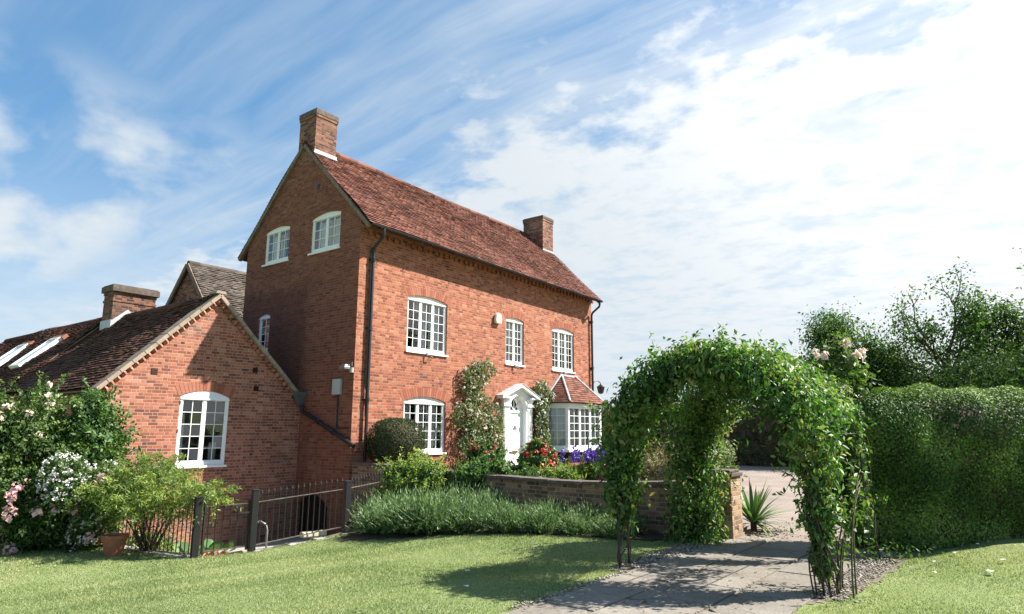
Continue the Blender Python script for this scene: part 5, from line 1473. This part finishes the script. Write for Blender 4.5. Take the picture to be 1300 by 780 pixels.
def vine(name, label, parts, n_stem, foot, m=M_leaf_vine):
    e = empty('climbing_vine', label, 'climbing plant', foot)
    P = np.concatenate([p for p, _ in parts]); N = np.concatenate([d for _, d in parts])
    k = rng.random(len(P)) < .45
    leaves('foliage', (P-np.array(foot))[k], N[k]+np.array((0, 0, .15)), .10, .042, m, e, jit=.7, droop=.8, fold=.22, clump=.7)
    leaves('foliage', (P-np.array(foot))[~k], N[~k]+np.array((0, 0, .15)), .066, .034, m, e, jit=.8, droop=.4, fold=.2, clump=.7, bias=.08)
    if not n_stem: return e
    # thin trailing shoots that break the outline
    q = rng.choice(len(P), 85); mb = MB(); LP = []
    for i in q:
        p = Vector(P[i]-np.array(foot)); d = Vector(N[i])*.6+Vector((0, 0, random.uniform(-.5, .7))); l = random.uniform(.12, .40); pts = [p+d*(l*s)-Vector((0, 0, .25*l*s*s)) for s in (0, .35, .7, 1)]
        mb.tube(pts, [.0035, .003, .0025, .001], 4)
        LP += [pts[j]+Vector((random.gauss(0, .02), random.gauss(0, .02), random.gauss(0, .02))) for j in (1, 2, 3) for _ in range(4)]
    mb.build('stem', M_stem, e)['kind'] = 'stuff'
    leaves('foliage', np.array([tuple(v) for v in LP]), rng.normal(0, 1, (len(LP), 3))+np.array((0, 0, .5)), .07, .032, m, e, bias=.12)
    return e
def creeper(e, foot, side, x, n, spread=.16, top=1.5, r=.009):
    mb = MB()
    for i in range(n):
        q = []; ph = random.random()*6
        for z in np.linspace(0, top, 14):
            q.append((x-foot[0]+spread*math.sin(z*2.2+ph)*.7+random.gauss(0, .012), side*HR+YC-foot[1]+spread*math.cos(z*2.7+ph)*.6+random.gauss(0, .012), z-foot[2]))
        mb.tube(q, [r*(1-.5*k/14) for k in range(14)], 6)
    mb.build('stem', M_bark, e, smooth=True)
# four legs, each with its own climber; the crown of the tunnel belongs to the two front plants
fl_ = (-3.15, YC+HR, 0)
e = vine('v', 'leafy climber on the near left leg of the arch, bare stems at its foot', [along_hoop(-3.13, 6600, [(.08, .05), (.13, .16), (.2, .22), (.3, .26), (.5, .28)], .085, .52, .02), along_hoop(-2.75, 1800, [(.2, .22), (.5, .26)], .22, .5)], 4, fl_); creeper(e, fl_, 1, -3.16, 5, .10)
fr_ = (-3.15, YC-HR, 0)
e = vine('v', 'leafy climber on the near right leg of the arch', [along_hoop(-3.13, 6600, [(.48, .27), (.60, .29), (.70, .26), (.78, .21), (.86, .16), (.92, .11), (.97, .07)], .48, .965, -.02), along_hoop(-2.7, 1800, [(.5, .24), (.75, .2)], .5, .74, .03)], 4, fr_); creeper(e, fr_, -1, -3.16, 7, .20, 1.4)
fl2 = (-.82, YC+HR, 0)
e = vine('v', 'dense climber on the far left leg of the arch beside the brick pier', [along_hoop(-.85, 11500, [(0, .38), (.15, .44), (.3, .40), (.5, .32)], .0, .52, .06)], 4, fl2); creeper(e, fl2, 1, -.82, 5, .15)
fr2 = (-.82, YC-HR, 0)
e = vine('v', 'dense climber on the far right leg of the arch against the hedge', [along_hoop(-.85, 2600, [(.48, .30), (.62, .26), (.74, .14)], .48, .74, -.05), along_hoop(-.85, 260, [(.7, .08), (1, .08)], .74, .95, -.02)], 4, fr2); creeper(e, fr2, -1, -.82, 3, .12)
# tunnel roof
n = 9000; a = rng.uniform(.42, math.pi-.42, n); rr = HR+.08+rng.normal(0, .08, n); x = rng.uniform(-3.1, -.8, n)
P = np.stack([x, YC+rr*np.cos(a), SPR+rr*np.sin(a)], 1); N = np.stack([np.zeros(n), np.cos(a), np.sin(a)], 1)
ok = (np.sin(P[:, 0]*3.1+1)*np.sin(a*5.2)+.35*np.sin(P[:, 0]*7)) > -.25
e = vine('v', 'leafy roof of climbing stems along the top of the arch', [(P[ok], N[ok])], 0, (-2.0, YC, 2.2))
mb = MB()
for i in range(9):
    a0 = random.uniform(.4, 2.7); q = [(x+2.0+random.gauss(0, .02), (HR+.05)*math.cos(a0+.15*math.sin(x*2+i)), SPR-2.2+(HR+.05)*math.sin(a0+.15*math.sin(x*2+i))) for x in np.linspace(-3.2, -.7, 10)]
    mb.tube(q, .009, 5)
mb.build('stem', M_stem, e, smooth=True)
# rose bush behind the arch and the bare arching canes by its right foot
e, lu = bush('rose_bush', 'tall rose bush with pale pink blooms between the arch and the clipped hedge', 'rose bush', (.35, -10.75, 1.5), (.52, .55, 1.28), 10500, .085, .045, M_leaf_rose, k=15, size=(.32, .48), ground=0, droop=.4)
P, N = surf_on(lu, 60, .3, (-.8, -.2, .6)); k = P[:, 2] > 1.95; P, N = P[k][:9], N[k][:9]; blooms('blossom', P+N*.13+np.array((0, 0, .05)), .088, M_fl_blush, e, per=22)
e = empty('rose_cane', 'bare arching rose canes beside the near right leg of the arch', 'rose', (-2.9, -11.16, 0))
mb = MB(); tips = []
for i in range(8):
    a = random.uniform(-.2, .9); h = random.uniform(.7, 1.35); b = Vector((random.gauss(0, .12), random.gauss(0, .10), -.03)); dr = Vector((math.cos(a), -abs(math.sin(a))*.6, 0))
    q = [b+Vector((0, 0, h*s*(1.15-.25*s*s)))+dr*(.45*s*s*h) for s in np.linspace(0, 1, 9)]; mb.tube(q, [.010*(1-.07*k) for k in range(9)], 6)
    tips += [q[k]+Vector((random.gauss(0, .05), random.gauss(0, .05), random.gauss(0, .04))) for k in range(3, 9) for _ in range(4)]
mb.build('stem', M_stem, e, smooth=True)
leaves('foliage', np.array([tuple(p) for p in tips]), rng.normal(0, 1, (len(tips), 3))+np.array((0, 0, .6)), .075, .04, M_leaf_rose, e)
# strappy plant behind the pier
e = empty('strappy_plant', 'spiky green strap leaved plant beside the brick pier on the drive', 'plant', (.72, -9.12, 0))
mb = MB()
for i in range(95):
    a = random.uniform(0, 6.28); el = random.uniform(.15, 1.35); l = random.uniform(.55, .9); d = Vector((math.cos(a)*math.cos(el), math.sin(a)*math.cos(el), math.sin(el))); sd = d.cross(Vector((0, 0, 1))).normalized()
    mb.cur = random.random(); vs = []
    for k, s in enumerate(np.linspace(0, 1, 6)):
        p = d*(l*s)-Vector((0, 0, .35*l*s*s*math.cos(el)))+Vector((0, 0, .12)); w_ = .026*math.sin(math.pi*min(.98, .25+.75*s)); vs += [p-sd*w_, p+sd*w_]
    mb.add(vs, [(2*k, 2*k+1, 2*k+3, 2*k+2) for k in range(5)])
mb.build('foliage', leaf_mat('strap_leaf', [(0, (.05, .11, .04)), (.6, (.11, .19, .06)), (1, (.2, .27, .1))], .2, .35, .5), e)
mb = MB(); mb.tube([(0, 0, -.03), (0, 0, .13)], .05, 9); mb.build('stem', M_bark, e)

# ================================================================== HEDGES
def hedge(name, label, A, B, half, h, n, L_, W_l, m, zb=0.0, wob=.07, top=.25, seed=1.0, bat=1.0, jl=.75):
    A = np.array(A, float); B = np.array(B, float); ln = np.linalg.norm(B-A); u = (B-A)/ln; v = np.array([-u[1], u[0]])
    e = empty(name, label, 'hedge', ((A[0]+B[0])/2, (A[1]+B[1])/2, zb)); org = np.array([(A[0]+B[0])/2, (A[1]+B[1])/2])
    # cross-section: rounded shoulders; parameter along perimeter
    tw = min(top, half*.96)
    arc = [(half-tw+tw*math.cos(q), h-top+top*math.sin(q)) for q in np.linspace(0, math.pi/2, 7)]
    per = np.array([(-half*bat, 0)]+[(-x, z) for x, z in arc]+[(x, z) for x, z in arc[::-1]]+[(half*bat, 0)])
    per = per[np.concatenate([[True], np.linalg.norm(np.diff(per, axis=0), axis=1) > 1e-6])]
    sl = np.linalg.norm(np.diff(per, axis=0), axis=1); cs = np.concatenate([[0], np.cumsum(sl)])
    def surf(s, q, k=1.0):
        i = np.clip(np.searchsorted(cs, q, 'right')-1, 0, len(sl)-1); f = (q-cs[i])/sl[i]
        a = per[i]+(per[i+1]-per[i])*f[:, None]
        nn = np.stack([-(per[i+1]-per[i])[:, 1], (per[i+1]-per[i])[:, 0]], 1); nn = unit(nn)
        w_ = wob*(np.sin(s*2.1+seed)*np.sin(q*1.9+s*.7)+.6*np.sin(s*4.7+q*3.3+seed)+.5*np.sin(s*9.1-q*6.2))
        endr = np.clip(np.minimum(s, ln-s)/.8, 0, 1); shrink = np.sqrt(np.maximum(1-(1-endr)**2.4, 0))
        a = a*np.stack([shrink, .9+.1*shrink], 1)*np.reshape(k, (-1, 1))+nn*w_[:, None]
        return np.stack([u[0]*s+v[0]*a[:, 0]+A[0]-org[0], u[1]*s+v[1]*a[:, 0]+A[1]-org[1], a[:, 1]], 1), np.stack([v[0]*nn[:, 0], v[1]*nn[:, 0], nn[:, 1]], 1)
    s = np.concatenate([rng.uniform(0, ln, n), .8*rng.random(n//9)**2, ln-.8*rng.random(n//9)**2]); q = rng.uniform(0, cs[-1], len(s))
    P, N = surf(s, q, 1-.05*rng.random(len(s))**2)
    leaves('foliage', P, N, L_, W_l, m, e, jit=jl, clump=.8, up=.36)  # sunlit top painted in: leaves facing upward get a paler colour
    # twiggy core
    ns, nq = int(ln/.3)+2, 16
    S, Q = np.meshgrid(np.linspace(.15, ln-.15, ns), np.linspace(0, cs[-1]-1e-4, nq)); V, _ = surf(S.ravel(), Q.ravel(), .90)
    i = np.arange(ns*nq).reshape(nq, ns); F = np.stack([i[:-1, :-1], i[1:, :-1], i[1:, 1:], i[:-1, 1:]], -1).reshape(-1, 4)
    obj('branches', np_mesh('branches', V, F, smooth=True), M_bark, e)
    return e
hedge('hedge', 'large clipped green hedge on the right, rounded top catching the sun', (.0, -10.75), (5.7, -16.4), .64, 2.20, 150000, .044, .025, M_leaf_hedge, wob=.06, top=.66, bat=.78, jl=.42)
hedge('hedge', 'tall dark hedge at the far side of the gravel drive, seen through the arch', (23.5, -16.0), (23.5, 8.0), 1.2, 3.0, 26000, .16, .09, M_leaf_dark, wob=.15, top=.6)
# low weeds along the foot of the near hedge
P = np.stack([rng.uniform(-1.2, 1.4, 500), np.zeros(500), rng.uniform(.02, .22, 500)], 1); P[:, 1] = -11.5-.55*(P[:, 0]+.4)+rng.normal(0, .10, 500)
e = empty('weed', 'straggling weeds along the foot of the clipped hedge', 'weed', (0, -11.4, 0))
leaves('foliage', P-np.array((0, -11.4, 0)), rng.normal(0, 1, (500, 3))+np.array((0, 0, 1)), .06, .03, M_leaf_rose, e)

# ================================================================== TREES
def tree(name, label, base, h, spread, leaf_n, lsize, m, levels=4, seed=1, lean=(0, 0), r0=.16, open_=.5, group='trees beyond the hedge', trunk_frac=.28, clus=.5, keep=1.0, wid=3.0):
    rs = random.Random(seed)
    e = empty(name, label, 'tree', base, group=group)
    mb = MB(); tips = []; segs = []
    def grow(p, d, ln, r, lv):
        q = [p]; cur = p; dd = d.copy(); k = 4
        for i in range(k):
            dd = (dd+Vector((rs.gauss(0, .16), rs.gauss(0, .16), rs.gauss(.03, .10)))).normalized(); cur = cur+dd*(ln/k); q.append(cur)
        segs.append((q, [r*(1-.38*i/k) for i in range(k+1)], 8 if lv == 0 else 5))
        if lv >= levels-1: tips.extend([(q[2], 0.7), (q[3], .9), (q[4], 1.0)])
        elif lv >= 1: tips.append((q[3], .7)); tips.append((q[4], .8))
        if lv >= levels: return
        nb = rs.choice((2, 3, 3)) if lv else rs.choice((4, 5))
        for i in range(nb):
            a = 6.28*i/nb+rs.uniform(-.6, .6); tilt = rs.uniform(.45, 1.0)*spread
            ax = dd.orthogonal().normalized(); ax = Matrix.Rotation(a, 3, dd) @ ax
            nd = (dd*math.cos(tilt)+ax*math.sin(tilt)).normalized(); nd.z = max(nd.z, -.15)
            st = q[-1] if i < 2 else q[rs.choice((2, 3, 4))]
            grow(st, nd, ln*rs.uniform(.62, .84), r*.6, lv+1)
    t0 = h*trunk_frac
    grow(Vector((0, 0, -.2)), Vector((lean[0], lean[1], 1)).normalized(), t0, r0, 0)
    zmax = max(p.z for p, _ in tips); sc = h/zmax; wx = sorted(math.hypot(p.x, p.y) for p, _ in tips)[int(len(tips)*.93)]; SV = Vector((wid/wx, wid/wx, sc)); S_ = lambda p: Vector((p.x*SV.x, p.y*SV.y, p.z*SV.z))
    for q, rr, nn in segs: mb.tube([S_(p) for p in q], rr, nn, cap=False)
    mb.build('trunk', M_bark, e, smooth=True)
    T = np.array([tuple(S_(p)) for p, _ in tips]); wgt = np.array([w_ for _, w_ in tips])
    low = np.clip((T[:, 2]/h-.08)*4, .0, 1); wgt = wgt*low*np.where(rng.random(len(T)) < keep, rng.uniform(.3, 1, len(T)), 0)
    i = rng.choice(len(T), leaf_n, p=wgt/wgt.sum())
    P = T[i]+rng.normal(0, clus, (leaf_n, 3))*np.array([1, 1, .62]); cen = T.mean(0)
    leaves('crown', P, unit(P-cen)+np.array((0, 0, .5)), lsize, lsize*.55, m, e, jit=.8, droop=.2)
    return e
tree('ash_tree', 'open crowned tree with visible branches behind the clipped hedge', (25.3, -10.6, 0), 8.8, .95, 12000, .17, M_leaf_tree, seed=6, r0=.24, clus=.30, lean=(.05, -.05), keep=.62, trunk_frac=.2, wid=3.3, levels=5)
tree('ash_tree', 'smaller leafy tree between the arch and the open crowned tree', (24.6, -5.8, 0), 7.5, .8, 10000, .16, M_leaf_tree, seed=10, r0=.17, clus=.32, keep=.65, trunk_frac=.2, wid=2.4, levels=5)
tree('ash_tree', 'tall tree cut off by the right edge of the photo', (16.2, -14.75, 0), 7.2, .8, 8000, .14, M_leaf_tree, seed=15, r0=.16, clus=.33, keep=.6, trunk_frac=.2, wid=1.7)
tree('ash_tree', 'dense dark tree low behind the hedge, right of the open crowned tree', (21.5, -12.2, 0), 4.5, .95, 26000, .15, M_leaf_dark, seed=21, r0=.1, clus=.62, trunk_frac=.12, wid=2.4)
tree('ash_tree', 'dense dark tree low behind the hedge, left of the open crowned tree', (26.5, -8.3, 0), 5.6, .95, 30000, .16, M_leaf_dark, seed=28, r0=.1, clus=.68, trunk_frac=.12, wid=2.5)
tree('ash_tree', 'dense tree behind the top of the arch', (28.5, -4.2, 0), 5.2, .95, 20000, .16, M_leaf_dark, seed=33, r0=.1, clus=.62, trunk_frac=.12, wid=2.8)
tree('ash_tree', 'dense dark tree filling the gap at the right edge above the hedge', (19.0, -14.2, 0), 4.5, .95, 28000, .15, M_leaf_dark, seed=41, r0=.1, clus=.62, trunk_frac=.12, wid=2.6)
